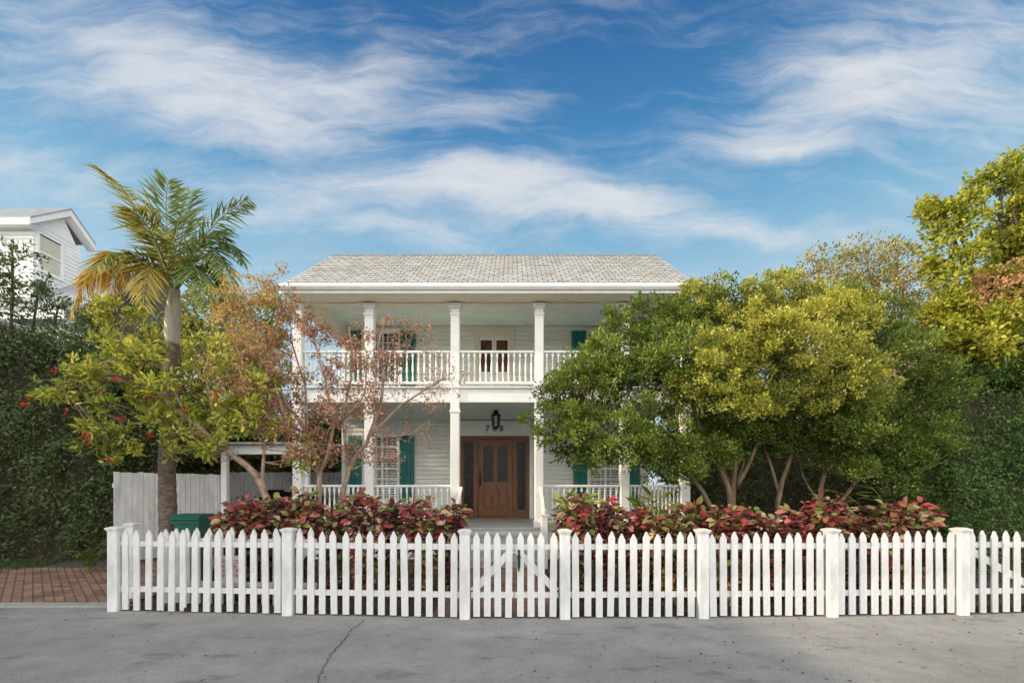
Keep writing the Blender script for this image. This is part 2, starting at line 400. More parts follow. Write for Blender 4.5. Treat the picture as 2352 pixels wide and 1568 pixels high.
section(gr, (mid[0]+.004-.075,5.88), FP[3], 4, gap=.077, brace=((.04,.84),(.96,.33)))
lx,ly,_=W(1192,0,5.88); mb=MB()
mb.cbox(lx-.016,lx+.016,ly-.020,ly-.0125,.62,.80,.003); mb.tube([(lx,ly-.02,.79),(lx,ly-.055,.77),(lx,ly-.06,.71),(lx,ly-.055,.65),(lx,ly-.02,.63)],.009,6)
mb.lathe([(.004,.80),(.02,.825),(.004,.85)],(lx,ly-.02,0),6); mb.tube([(lx-.03,ly-.03,.76),(lx+.03,ly-.03,.75)],.007,5)
mb.tube([(lx,ly-.02,.62),(lx-.004,ly-.02,.575)],[.012,.004],6)
mb.build('latch', M['black'], gr, smooth=False)
gd=thing('driveway_gate', (FP[6][0]+.1,6.09,0), 'white picket driveway gate with a diagonal brace at the right end of the fence', 'gate')
section(gd, FP[6], FP[7], 12, brace=((.02,.84),(.5,.32)))
gs=thing('driveway_gate', (FP[0][0]+.2,6.6,0), 'white picket sliding gate parked behind the left stretch of fence', 'gate')
section(gs, (FP[0][0]+.25,6.62),(FP[1][0]+.25,6.42),14, brace=((.75,.32),(.98,.84)))
def text_mesh(txt, size, ext, m, align='CENTER', sp=1.):
    c=bpy.data.curves.new('text','FONT'); c.body=txt; c.size=size; c.extrude=ext; c.align_x=align; c.align_y='CENTER'; c.space_line=.9; c.space_character=sp
    o=bpy.data.objects.new('text_tmp', c); col.objects.link(o); bpy.context.view_layer.update()
    me=bpy.data.meshes.new_from_object(o.evaluated_get(bpy.context.evaluated_depsgraph_get()))
    bpy.data.objects.remove(o); me.materials.clear(); me.materials.append(m); return me
sD=6.24; sx,sy,sz=W(526,1306,sD)
sg=thing('warning_sign', (sx,sD,sz-.17), 'small pale sign with red DO NOT BLOCK GATE OR DRIVEWAY lettering behind the left pickets', 'sign')
mb=MB(); mb.box(sx-.125,sx+.125,sD-.004,sD+.004,sz-.175,sz+.175); mb.build('sign_board', M['signwhite'], sg)
tm=text_mesh('DO NOT\nBLOCK\nGATE OR\nDRIVEWAY', .066, .001, M['red'])
o=put('lettering', tm, sg, (sx,sD-.006,sz+.005)); o.rotation_euler=(R(90),0,0)
mb=MB(); mb.box(sx-.10,sx-.08,sD+.004,sD+.04,sz+.1,sz+.12); mb.box(sx+.08,sx+.10,sD+.004,sD+.04,sz+.1,sz+.12); mb.build('bracket', M['black'], sg)

# ------------------------------------------------------------------ the house
YC=10.8; YW=13.8; SW=F/YW; X0=-4.95; X1=3.97; ZF=.72; ZB=3.55; ZB2=3.86; ZT=5.72; ZC=6.26
def wx(px): return (px-HX)/SW
def wz(py): return CH+(HY-py)/SW
H=thing('house', (-.45,YC,0), 'white two-storey clapboard house with double porch, teal shutters and pale shingle roof', 'house')
h=.125
def snap(z): return ZF+round((z-ZF)/h)*h
openings=[]
def op(x0,x1,z0,z1):
    o=(x0,x1,snap(z0),snap(z1)); openings.append(o); return o
oD=op(wx(1057),wx(1216),ZF,3.10)
oWL=op(wx(839),wx(915),1.25,3.14); oWR=op(wx(1353),wx(1430),1.25,3.14)
oUL=op(wx(839),wx(918),4.25,6.06); oUR=op(wx(1350),wx(1430),4.25,6.06); oUD=op(wx(1099),wx(1171),3.9,6.0)
mb=MB()
def siding(mb,x0,x1,z0,z1,y,ops):
    z=z0
    while z<z1-1e-4:
        zt=min(z+h,z1); iv=[(x0,x1)]
        for (a,b,c,d) in ops:
            if c<zt-.01 and d>z+.01:
                nv=[]
                for (p,q) in iv:
                    if b<=p or a>=q: nv.append((p,q))
                    else:
                        if a>p: nv.append((p,a))
                        if b<q: nv.append((b,q))
                iv=nv
        for p,q in iv:
            zl_=z+.012
            mb.poly([(p,y-.030,zl_),(q,y-.030,zl_),(q,y-.002,zt),(p,y-.002,zt)]); mb.poly([(p,y+.01,zl_),(q,y+.01,zl_),(q,y-.030,zl_),(p,y-.030,zl_)]); mb.poly([(p,y+.009,z-.002),(q,y+.009,z-.002),(q,y+.009,zl_),(p,y+.009,zl_)])
        z=zt
siding(mb,X0+.1,X1-.1,ZF,6.345,YW,openings)
for xs,sg_ in ((X0+.1,1),(X1-.1,-1)):          # side and back walls
    mb.poly([(xs,YW,0),(xs,YW+2.2,0),(xs,YW+2.2,6.1),(xs,YW,7.6)])
mb.poly([(X0+.1,YW+2.2,0),(X1-.1,YW+2.2,0),(X1-.1,YW+2.2,6.1),(X0+.1,YW+2.2,6.1)])
mb.build('wall', M['siding'], H)
for xs in (X0+.06,X1-.16):
    mb=MB(); mb.box(xs,xs+.1,YW-.055,YW-.02,ZF,6.3); mb.build('corner_board', M['white'], H)
YR=13.16; ZR=7.98; YE=10.2; ZE=5.89; sl=(ZR-ZE)/(YR-YE)
for xs in (X0+.14,X1-.12):
    mb=MB(); mb.prism([(YC,6.1),(16.0,6.0),(YR,ZR-.1)],'x',xs-.03,xs+.03); mb.build('gable', M['siding'], H)
mb=MB(); mb.box(X0,X1+.1,10.68,YW-.035,ZF-.06,ZF); mb.build('porch_floor', M['greyfloor'], H)
mb=MB(); mb.box(X0+.05,X1+.05,10.74,10.8,0,ZF-.062); mb.build('porch_skirt', M['white'], H)
for k in range(4):
    z1=ZF-.144*(k+1)+.0; y1=10.68-.28*k
    if z1>.05:
        m_=MB(); m_.box(-1.05,.62,y1-.28,y1-.002,0,z1-.03); m_.box(-1.08,.65,y1-.31,y1-.004,z1-.03,z1); m_.build('step', M['greyfloor'], H)
mb=MB(); mb.box(X0,X1+.05,10.74,YW-.04,ZB+.012,ZB2-.03); mb.box(X0-.03,X1+.08,10.68,YW-.045,ZB2-.028,ZB2); mb.box(X0,X1+.05,10.735,10.92,ZB-.03,ZB+.01); mb.build('balcony_floor', M['white'], H)
mb=MB(); mb.box(X0+.02,X1,10.93,YW-.045,ZB-.004,ZB+.008); mb.build('porch_ceiling', M['haint'], H)
mb=MB(); mb.box(X0+.02,X1,10.9,YW-.045,ZC,ZC+.03); mb.build('balcony_ceiling', M['haint'], H)
mb=MB(); mb.box(X0+.04,X1,10.72,10.9,ZT,6.1); mb.box(X0+.04,X0+.19,10.9,YW-.045,ZT,6.1); mb.box(X1-.15,X1,10.9,YW-.045,ZT,6.1); mb.build('porch_beam', M['cream'], H)
mb=MB(); mb.box(X0+.06,X1-.03,10.16,10.715,5.745,5.77); mb.build('soffit', M['cream'], H)
mb=MB()
mb.prism([(10.06,5.90),(10.06,5.84),(10.10,5.79),(10.155,5.775),(10.155,5.90)],'x',X0+.04,X1-.02)
mb.prism([(10.158,5.73),(10.2,5.73),(10.2,5.88),(10.158,5.88)],'x',X0+.05,X1-.03); mb.build('gutter', M['white'], H)
# roof : slab + shingle courses
roof_x0=X0+.05; roof_x1=X1-.04
mb=MB(); mb.prism([(YE-.04,ZE-.03),(YR,ZR-.02),(16.2,ZE-.1),(16.2,ZE-.16),(YR,ZR-.1),(YE-.04,ZE-.10)],'x',roof_x0,roof_x1); roof=mb.build('roof', M['greymetal'], H)
rows=19; V=[];Fc=[];CL=[]
ny=-sl/math.hypot(1,sl); nz=1/math.hypot(1,sl)
def rp(x,t,up): return (x, YE-.05+(YR-YE+.05)*t+ny*up, ZE-.035+(ZR-ZE+.035)*t+nz*up)
for r_ in range(rows):
    t0=r_/rows; t1=min(1,(r_+1.2)/rows); x=roof_x0-.02+(-.11 if r_%2 else 0)
    while x<roof_x1:
        w_=.22; a=max(x,roof_x0-.02); b=min(x+w_-.018,roof_x1+.02)
        if b>a+.01:
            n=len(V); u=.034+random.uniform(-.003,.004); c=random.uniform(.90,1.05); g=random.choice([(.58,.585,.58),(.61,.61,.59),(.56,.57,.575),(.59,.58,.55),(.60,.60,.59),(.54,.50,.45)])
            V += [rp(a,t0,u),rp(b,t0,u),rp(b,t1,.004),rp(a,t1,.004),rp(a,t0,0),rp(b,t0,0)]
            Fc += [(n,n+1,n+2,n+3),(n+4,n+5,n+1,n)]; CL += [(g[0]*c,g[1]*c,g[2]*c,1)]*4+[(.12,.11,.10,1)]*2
        x+=w_
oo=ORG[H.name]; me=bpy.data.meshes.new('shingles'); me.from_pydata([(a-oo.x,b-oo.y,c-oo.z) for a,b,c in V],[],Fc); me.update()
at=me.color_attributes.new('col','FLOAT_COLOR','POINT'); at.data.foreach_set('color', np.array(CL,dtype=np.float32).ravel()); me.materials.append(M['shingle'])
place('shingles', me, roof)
mb=MB(); mb.prism([(YR-.14,ZR-.05),(YR,ZR+.03),(YR+.14,ZR-.05)],'x',roof_x0-.02,roof_x1+.02); mb.build('ridge_cap', M['concrete'], roof)
for xs in (roof_x0-.03,roof_x1):
    mb=MB(); mb.prism([(YE-.05,ZE-.02),(YR,ZR+.0),(YR,ZR-.18),(YE-.05,ZE-.17)],'x',xs,xs+.03); mb.build('rake_board', M['white'], H)
# columns
CX=[X0+.14,-3.20,-1.276,.608,2.53,X1-.08]
a=.1; mb=MB(); mb.cbox(-a,a,-a,a,ZF,ZT-.1,.012)
for (e,z0,z1) in ((.125,ZF,ZF+.16),(.118,ZB-.26,ZB-.2),(.12,ZT-.26,ZT-.22),(.13,ZT-.1,ZT-.05),(.15,ZT-.05,ZT-.003)): mb.box(-e,e,-e,e,z0,z1)
cm=mb.mesh('column', M['white'])
for x in CX: put('column', cm, H, (x,YC,0))
# railings
def bal_mesh(z0,z1):
    mb=MB(); hh=z1-z0; s=.022
    mb.box(-s,s,-s,s,z0,z0+.16*hh); mb.box(-s,s,-s,s,z1-.16*hh,z1)
    mb.lathe([(r,z0+t*hh) for r,t in [(.012,.16),(.022,.20),(.013,.25),(.025,.38),(.026,.46),(.018,.62),(.012,.74),(.021,.79),(.012,.84)]],(0,0,0),8)
    return mb
def railing(xa,xb,zb,zt,n,merge=False):
    L0=xa+.11; L1=xb-.11
    mb=MB(); mb.prism([(YC-.045,zt-.05),(YC+.045,zt-.05),(YC+.045,zt-.015),(YC+.02,zt),(YC-.02,zt),(YC-.045,zt-.015)],'x',L0,L1); rl=mb.build('railing', M['white'], H)
    mb=MB(); mb.box(L0,L1,YC-.03,YC+.03,zb,zb+.05); mb.build('bottom_rail', M['white'], rl)
    sp=(L1-L0)/n; B=bal_mesh(zb+.05,zt-.05)
    if merge:
        big=MB()
        for i in range(n):
            x=L0+sp*(i+.5); k=len(big.v); big.v += [(p[0]+x,p[1]+YC,p[2]) for p in B.v]; big.f += [tuple(q+k for q in f) for f in B.f]
        tag(big.build('balusters', M['white'], rl), kind='stuff')
    else:
        me=B.mesh('baluster', M['white'])
        for i in range(n): put('baluster', me, rl, (L0+sp*(i+.5),YC,0)).location = Vector((L0+sp*(i+.5),YC,0))-ORG[H.name]
for i in range(5): railing(CX[i],CX[i+1],3.94,4.69,13)
for i in (0,1,3,4): railing(CX[i],CX[i+1],.82,1.67,13, merge=(i in (0,4)))
for x in (-1.14,.64):
    mb=MB(); mb.cbox(x-.065,x+.065,9.42,9.55,0,1.05,.008); mb.box(x-.085,x+.085,9.40,9.57,1.05,1.08); mb.lathe([(.03,1.08),(.055,1.12),(.05,1.17),(.01,1.2)],(x,9.485,0),10); nw=mb.build('newel_post', M['white'], H)
    bar('hand_rail',(x,9.5,.98),(x,10.7,1.6),.06,.07,M['white'],H); bar('hand_rail',(x,9.5,.28),(x,10.7,.88),.05,.05,M['white'],H)
    mb=MB()
    for k in range(8):
        t=(k+.5)/8; y=9.55+1.12*t; mb.box(x-.017,x+.017,y-.017,y+.017,.32+.6*t,.96+.6*t)
    mb.build('stair_balusters', M['white'], H)
# windows
def casing(x0,x1,z0,z1,w=.085,sill=True):
    y=YW-.06; mb=MB(); mb.box(x0-w,x0,y,YW+.06,z0,z1); mb.box(x1,x1+w,y,YW+.06,z0,z1); mb.box(x0-w-.015,x1+w+.015,y-.01,YW+.06,z1,z1+w*1.2)
    if sill: mb.box(x0-w-.03,x1+w+.03,y-.05,YW+.06,z0-.05,z0)
    return mb
def window(o, rows=6):
    x0,x1,z0,z1=o; w=casing(x0,x1,z0,z1,.07).build('window', M['white'], H)
    mb=MB(); mb.box(x0,x1,YW+.13,YW+.14,z0,z1); mb.build('pane', M['glass'], w)
    mb=MB(); y0=YW+.0; y1=YW+.035
    mb.box(x0+.001,x0+.05,y0,y1,z0,z1); mb.box(x1-.05,x1-.001,y0,y1,z0,z1); mb.box(x0+.05,x1-.05,y0,y1,z0+.001,z0+.06); mb.box(x0+.05,x1-.05,y0,y1,z1-.05,z1-.001)
    zm=(z0+z1)/2; mb.box(x0+.05,x1-.05,y0-.01,y1,zm-.03,zm+.03)
    for k in (1,2): xx=x0+.05+(x1-x0-.1)*k/3; mb.box(xx-.012,xx+.012,y0+.005,y1-.005,z0+.06,z1-.05)
    for k in range(1,rows):
        zz=z0+(z1-z0)*k/rows
        if abs(zz-zm)>.05: mb.box(x0+.05,x1-.05,y0+.007,y1-.007,zz-.012,zz+.012)
    mb.build('sash', M['white'], w)
    mb=MB(); z=z0+.07
    while z<z1-.08:
        mb.poly([(x0+.05,YW+.06,z),(x1-.05,YW+.06,z),(x1-.05,YW+.10,z+.04),(x0+.05,YW+.10,z+.04)]); z+=.072
    mb.box((x0+x1)/2-.03,(x0+x1)/2+.03,YW+.05,YW+.058,z0+.02,z1-.02); mb.build('louvres', M['white'], w)
for o in (oWL,oWR,oUL,oUR): window(o)
def shutter(x0,x1,z0,z1):
    n=4; w=(x1-x0)/n; mb=MB()
    for k in range(n): mb.cbox(x0+w*k+.003,x0+w*(k+1)-.003,YW-.095,YW-.065,z0,z1,.005)
    s=mb.build('shutter', M['teal'], H)
    mb=MB()
    for zz in (z0+.18,z1-.25): mb.box(x0+.01,x1-.01,YW-.0645,YW-.045,zz,zz+.09)
    mb.build('batten', M['teal'], s)
for a_,b_,o in ((802,832,oWL),(919,953,oWL),(1316,1348,oWR),(1437,1468,oWR)): shutter(wx(a_),wx(b_),o[2],o[3])
for a_,b_,o in ((806,832,oUL),(921,956,oUL),(1312,1346,oUR),(1437,1468,oUR)): shutter(wx(a_),wx(b_),o[2],o[3])
# balcony door
x0,x1,z0,z1=oUD; bd=casing(x0,x1,z0,z1,.11,False).build('balcony_door', M['tan'], H)
mb=MB(); mb.box(x0,x1,YW+.06,YW+.07,z0,z1); mb.build('pane', M['reflectglass'], bd)
xm=(x0+x1)/2
for a_,b_ in ((x0+.002,xm-.004),(xm+.004,x1-.002)):
    mb=MB()
    mb.box(a_,a_+.06,YW-.0,YW+.045,z0,z1-.001); mb.box(b_-.06,b_,YW-.0,YW+.045,z0,z1-.001); mb.box(a_+.06,b_-.06,YW-.0,YW+.045,z1-.11,z1-.001); mb.box(a_+.06,b_-.06,YW-.0,YW+.045,z0,z0+1.1)
    mb.build('door_leaf', M['white'], bd)
mb=MB(); mb.lathe([(.005,0),(.025,.02),(.025,.04),(.005,.05)],(xm+.06,YW-.03,4.85),8); mb.tube([(xm+.06,YW,4.87),(xm+.06,YW-.03,4.87)],.01,6); mb.build('handle', M['black'], bd)
# entrance
x0,x1,z0,z1=oD; z1=3.095
mb=MB(); y=YW-.06
mb.box(x0-.10,x0-.001,y,YW+.05,z0,z1); mb.box(x1+.001,x1+.10,y,YW+.05,z0,z1); mb.box(x0-.13,x1+.13,y-.01,YW+.05,z1+.001,ZB-.08); mb.box(x0-.17,x1+.17,y-.05,YW+.05,ZB-.078,ZB-.03)
mb.build('door_surround', M['white'], H)
fd=MB(); dl=wx(1098); dr=wx(1178)
for a_,b_ in ((x0,x0+.07),(dl-.09,dl-.010),(dr+.010,dr+.09),(x1-.07,x1)): fd.box(a_,b_,YW-.045,YW+.08,z0+.06,z1-.09)
fd.box(x0,x1,YW-.045,YW+.08,z1-.088,z1); fd.box(x0,x1,YW-.065,YW+.08,z0,z0+.058)
FD=fd.build('front_door', M['wood'], H)
for a_,b_ in ((x0+.072,dl-.092),(dr+.092,x1-.072)):
    mb=MB(); mb.box(a_,a_+.04,YW-.0,YW+.05,z0+.06,z1-.09); mb.box(b_-.04,b_,YW-.0,YW+.05,z0+.06,z1-.09); mb.box(a_+.04,b_-.04,YW-.0,YW+.05,z0+.06,z0+.25); mb.box(a_+.04,b_-.04,YW-.0,YW+.05,z1-.17,z1-.09)
    mb.build('sidelight', M['wood'], FD)
    mb=MB(); mb.box(a_+.035,b_-.035,YW+.02,YW+.03,z0+.24,z1-.16); mb.build('glass_pane', M['doorglass'], FD)
mb=MB(); dm=(dl+dr)/2; ya=YW-.005; yb=YW+.045; dz1=z1-.098; dz0=z0+.065
for a_,b_ in ((dl,dl+.15),(dm-.055,dm+.055),(dr-.15,dr)): mb.box(a_,b_,ya,yb,dz0,dz1)
zl=z0+.95
for a_,b_ in ((dl+.151,dm-.056),(dm+.056,dr-.151)):
    for c_,d_ in ((dz0,dz0+.22),(zl-.1,zl+.1)): mb.box(a_,b_,ya,yb,c_,d_)
    n=8; xc=(a_+b_)/2; rr=(b_-a_)/2; zc=dz1-.30
    pts=[(a_,dz1),(a_,zc)]+[(xc-rr*math.cos(math.pi*k/n),zc+.14*math.sin(math.pi*k/n)) for k in range(1,n)]+[(b_,zc),(b_,dz1)]
    mb.prism(pts[::-1],'y',ya,yb)
lf=mb.build('door_leaf', M['wood'], FD)
for a_,b_ in ((dl+.14,dm-.05),(dm+.05,dr-.14)):
    mb=MB(); mb.box(a_,b_,YW+.025,YW+.032,zl+.09,dz1-.1); mb.build('glass_pane', M['doorglass'], FD)
    mb=MB(); mb.box(a_,b_,YW+.033,YW+.040,dz0+.2,zl-.09); mb.prism([(a_+.05,dz0+.27),(b_-.05,dz0+.27),(b_-.05,zl-.15),(a_+.05,zl-.15)],'y',YW+.008,YW+.032); mb.build('door_panel', M['wood'], FD)
hx=dl+.06; hz=wz(1100); mb=MB(); mb.cbox(hx-.028,hx+.028,YW-.03,YW-.0055,hz-.2,hz+.16,.004); mb.tube([(hx,YW-.03,hz+.05),(hx,YW-.09,hz+.03),(hx,YW-.095,hz-.08),(hx,YW-.03,hz-.16)],.014,6); mb.lathe([(.03,0),(.035,.02),(.02,.035)],(hx,YW-.03,hz+.2),8); mb.build('door_handle', M['black'], FD)
tm=text_mesh('708', .23, .012, M['black'], sp=1.75); o=put('house_number', tm, H, (wx(1136),YW-.085,wz(985))); o.rotation_euler=(R(90),0,0)
LD=12.0; lx,_,lz=W(1139,963,LD); s=LD/F
ln=thing('hanging_lantern', (lx,LD,ZB), 'black iron lantern hanging from the porch ceiling in front of the entrance', 'lantern')
mb=MB(); mb.lathe([(.06,ZB-.03),(.06,ZB-.005)],(lx,LD,0),12)
ztop=CH+(HY-938)*s
z=ZB-.03; k=0
while z>ztop: mb.tube([(lx-.012*(k%2),LD-.012*((k+1)%2),z),(lx+.012*(k%2),LD+.012*((k+1)%2),z-.05)],.008,5); z-=.04; k+=1
mb.build('chain', M['black'], ln)
zb=CH+(HY-985)*s
mb=MB(); mb.lathe([(.012,ztop),(.03,ztop-.02),(.02,ztop-.05),(.06,ztop-.075),(.075,ztop-.12),(.125,ztop-.16),(.13,ztop-.18),(.10,ztop-.19)],(lx,LD,0),6)
mb.build('lantern_cap', M['black'], ln)
mb=MB()
mb.lathe([(.01,zb-.03),(.03,zb-.015),(.03,zb),(.06,zb+.02),(.08,zb+.05),(.08,zb+.065)],(lx,LD,0),6)
for k in range(6):
    a=2*math.pi*k/6; mb.tube([(lx+.08*math.cos(a),LD+.08*math.sin(a),zb+.06),(lx+.102*math.cos(a),LD+.102*math.sin(a),ztop-.18)],.014,5)
for zz,rr in ((zb+.15,.085),(ztop-.27,.098)):
    for k in range(6):
        a=2*math.pi*k/6; b=2*math.pi*(k+1)/6; mb.tube([(lx+rr*math.cos(a),LD+rr*math.sin(a),zz),(lx+rr*math.cos(b),LD+rr*math.sin(b),zz)],.007,4)
mb.build('lantern_frame', M['black'], ln)
mb=MB(); mb.lathe([(.07,zb+.066),(.09,ztop-.185)],(lx,LD,0),6); mb.build('lantern_glass', M['lampglass'], ln)

# ------------------------------------------------------------------ neighbour house on the left
NX=-16.0
nh=thing('neighbour_house', (NX,16.5,0), 'white neighbouring house at the far left with a gabled dormer and metal roof', 'house')
def nz_(py,D): return CH+(HY-py)*D/F
Ya=16.0; Yb=17.75; zbt=5.0
mb=MB()
z=zbt
ztA=nz_(508,16.0)
while z<ztA-.01:
    z2=min(z+.14,ztA)
    mb.poly([(-24,Ya-.02,z),(NX+.02,Ya-.02,z),(NX+.005,Ya-.002,z2),(-24,Ya-.002,z2)]); mb.poly([(NX+.02,Ya-.02,z),(NX+.02,Yb,z),(NX+.002,Yb,z2),(NX+.002,Ya-.002,z2)]); z=z2
yp=17.05; zp=nz_(488,yp)
mb.poly([(NX,Ya,ztA),(NX,Yb,ztA-.3),(NX,yp,zp-.1)]); mb.poly([(-24,Yb,zbt),(NX,Yb,zbt),(NX,Yb,ztA-.3),(-24,Yb,ztA-.3)])
mb.build('dormer_wall', M['white'], nh)
zn=nz_(502,15.7)
mb=MB(); mb.prism([(15.6,zn+.02),(yp,zp+.15),(18.05,nz_(560,18.05)),(18.05,nz_(560,18.05)-.05),(yp,zp+.1),(15.6,zn-.03)],'x',-24,NX+.32); mb.build('dormer_roof', M['greymetal'], nh)
mb=MB(); mb.prism([(15.58,zn-.035),(yp,zp+.095),(18.06,nz_(560,18.05)-.055),(18.06,nz_(560,18.05)-.26),(yp,zp-.13),(15.58,zn-.24)],'x',NX+.23,NX+.30); mb.box(-24,NX+.225,15.59,15.66,zn-.24,zn-.04)
mb.poly([(-24,15.66,zn-.18),(NX+.23,15.66,zn-.18),(NX+.23,16.0,zn-.18),(-24,16.0,zn-.18)]); mb.prism([(yp,zp-.14),(18.06,nz_(560,18.05)-.27),(18.06,nz_(560,18.05)-.29),(yp,zp-.16)],'x',NX-.0,NX+.23)
mb.build('fascia', M['white'], nh)
wy0,wy1=16.18,16.95; wz0,wz1=nz_(597,16.1)-.25,nz_(533,16.1)
mb=MB(); w=.09
mb.box(NX+.0,NX+.06,wy0-w,wy0,wz0-w,wz1+w); mb.box(NX,NX+.06,wy1,wy1+w,wz0-w,wz1+w); mb.box(NX,NX+.06,wy0,wy1,wz1,wz1+w); mb.box(NX,NX+.08,wy0,wy1,wz0-w,wz0); mb.box(NX+.036,NX+.055,wy0,wy1,(wz0+wz1)/2-.03,(wz0+wz1)/2+.03)
nw=mb.build('window', M['white'], nh)
mb=MB(); mb.box(NX+.021,NX+.023,wy0,wy1,wz0,wz1); mb.build('pane', M['glass'], nw)
mb=MB(); z=wz0+.01
while z<wz1-.05: mb.poly([(NX+.034,wy0,z),(NX+.034,wy1,z),(NX+.028,wy1,z+.042),(NX+.028,wy0,z+.042)]); z+=.06
mb.build('blind', M['cream'], nw)
mb=MB(); mb.prism([(14.6,7.0),(19.0,10.1),(22.5,7.0),(22.5,6.9),(19.0,10.0),(14.6,6.9)],'x',-30,-13.6); mb.build('roof', M['greymetal'], nh)
mb=MB(); mb.box(-30,-14.0,15.0,22,0,6.9); mb.build('wall', M['siding'], nh)
mb=MB(); mb.box(-30,-13.58,14.5,14.58,6.72,6.98); mb.build('eave_board', M['white'], nh)
mb=MB(); mb.box(-26,-13.8,-9,14.0,0,5.9); mb.build('shade_wing', M['siding'], nh)  # wing and its roof: out of view, added to shade the street
mb=MB(); mb.prism([(-26.3,5.9),(-13.4,5.9),(-13.4,6.0),(-18.6,7.9),(-26.3,6.0)],'y',-9.4,14.3); mb.build('shade_wing_roof', M['greymetal'], nh)

# ------------------------------------------------------------------ back-yard things left of the house
bf=thing('board_fence', (-8.6,10.35,0), 'tall white vertical board fence behind the palm at the end of the driveway', 'fence')
A_=Vector((W(262,0,9.9)[0],9.9,0)); B_=Vector((-7.25,12.2,0)); dd_=(B_-A_).normalized(); ln_=(B_-A_).length
mb=MB(); k=0
nn_=Vector((-dd_.y,dd_.x,0))
while k*.112<ln_:
    p=A_+dd_*(k*.112); q=p+dd_*.104; z1=1.93+random.uniform(-.012,.012); n=len(mb.v)
    for a_,b_ in ((p,.05),(q,.05),(q,z1),(p,z1)): mb.v.append((a_.x,a_.y,b_))
    for a_,b_ in ((p,.05),(q,.05),(q,z1),(p,z1)): mb.v.append((a_.x+nn_.x*.02,a_.y+nn_.y*.02,b_))
    mb.f += [(n,n+1,n+2,n+3),(n+7,n+6,n+5,n+4),(n,n+4,n+5,n+1),(n+1,n+5,n+6,n+2),(n+2,n+6,n+7,n+3),(n+3,n+7,n+4,n)]; k+=1
mb.build('boards', M['fencewhite'], bf)
for zz in (.35,1.65): bar('rail',A_+Vector((0,0,zz))+nn_*.045,B_+Vector((0,0,zz))+nn_*.045,.09,.045,M['fencewhite'],bf)
bf2=thing('board_fence', (-6.2,16,0), 'pale vertical board fence at the back of the carport behind the black car', 'fence')
mb=MB(); x=-9.5
while x<-4.9:
    mb.cbox(x,x+.135,15.98,16.005,.05,2.12+random.uniform(-.01,.01),.004); x+=.142
mb.build('boards', M['fencewhite'], bf2)
for zz in (.35,1.7): bar('rail',(-9.5,16.03,zz),(-4.9,16.03,zz),.09,.045,M['fencewhite'],bf2)
cpo=thing('carport', (-6.6,12.3,0), 'white open carport with a post beside the left end of the house', 'carport')
for x in (-7.2,-5.16):
    mb=MB(); mb.cbox(x-.07,x+.07,11.95,12.09,0,2.44,.01); mb.build('post', M['white'], cpo)
mb=MB(); mb.box(-7.6,-5.1,11.9,12.14,2.44,2.66); mb.build('beam', M['white'], cpo)
mb=MB(); mb.prism([(11.7,2.67),(15.9,2.95),(15.9,3.0),(11.7,2.72)],'x',-7.7,-5.06); mb.build('roof', M['greymetal'], cpo)
cx,cy=-6.18,11.2
car=thing('parked_car', (cx,cy+2,0), 'black car parked beside the house behind the red-leaved shrubs', 'car')
def loft(stations, m, name, parent, smooth=True):
    mb=MB(); k=len(stations[0][1])
    for y,ring in stations: mb.v += [(cx+p[0],cy+y,p[1]) for p in ring]
    for i in range(len(stations)-1):
        for j in range(k): mb.f.append((i*k+j,i*k+(j+1)%k,(i+1)*k+(j+1)%k,(i+1)*k+j))
    mb.f.append(tuple(range(k))[::-1]); mb.f.append(tuple((len(stations)-1)*k+j for j in range(k)))
    return mb.build(name, m, parent, smooth=smooth)
def ring(w0,w1,z0,z1): return [(-w0,z0+.1),(-w0+.08,z0),(w0-.08,z0),(w0,z0+.1),(w0,(z0+z1)/2+.1),(w1,z1-.05),(w1-.1,z1),(-w1+.1,z1),(-w1,z1-.05),(-w0,(z0+z1)/2+.1)]
loft([(0,ring(.70,.62,.35,.66)),(.12,ring(.84,.74,.26,.78)),(1.2,ring(.88,.80,.22,.98)),(3.2,ring(.88,.80,.22,1.0)),(4.0,ring(.84,.74,.28,.92)),(4.15,ring(.74,.66,.4,.8))],M['car'],'body',car)
loft([(.95,ring(.74,.72,.90,.99)),(1.75,ring(.72,.56,.92,1.44)),(2.9,ring(.72,.56,.92,1.46)),(3.7,ring(.72,.66,.90,1.02))],M['glass'],'cabin_glass',car)
loft([(1.72,ring(.56,.5,1.40,1.452)),(2.3,ring(.58,.52,1.42,1.49)),(2.95,ring(.56,.5,1.41,1.472))],M['car'],'roof',car)
for sx_ in (-1,1):
    for yy in (.85,3.3):
        mb=MB(); mb.lathe([(.0,-.1),(.27,-.1),(.32,-.07),(.32,.07),(.27,.1),(.0,.1)],(cx+sx_*.80,cy+yy,.32),20,'x'); mb.build('wheel', M['rubber'], car)
    mb=MB(); mb.lathe([(.02,-.02),(.09,0),(.1,.04)],(cx+sx_*.58,cy+.07,.66),10); mb.build('headlight', M['lampglass'], car)
bx,by=W(446,0,8.0)[0],8.0
wb=thing('wheeled_bin', (bx,by,0), 'green plastic wheeled bin standing beside the palm trunk', 'bin')
mb=MB(); a,b=.17,.21
mb.v += [(bx-a,by-a,.06),(bx+a,by-a,.06),(bx+a,by+a,.06),(bx-a,by+a,.06),(bx-b,by-b,1.08),(bx+b,by-b,1.08),(bx+b,by+b,1.08),(bx-b,by+b,1.08)]
mb.f += [(0,3,2,1),(4,5,6,7),(0,1,5,4),(1,2,6,5),(2,3,7,6),(3,0,4,7)]; mb.box(bx-b-.02,bx+b+.02,by-b-.02,by+b+.02,1.02,1.07); mb.build('body', M['bin'], wb)
mb=MB(); mb.prism([(by-.27,1.085),(by+.27,1.085),(by+.27,1.13),(by+.1,1.17),(by-.2,1.16),(by-.27,1.11)],'x',bx-.24,bx+.24); mb.build('lid', M['bin'], wb)
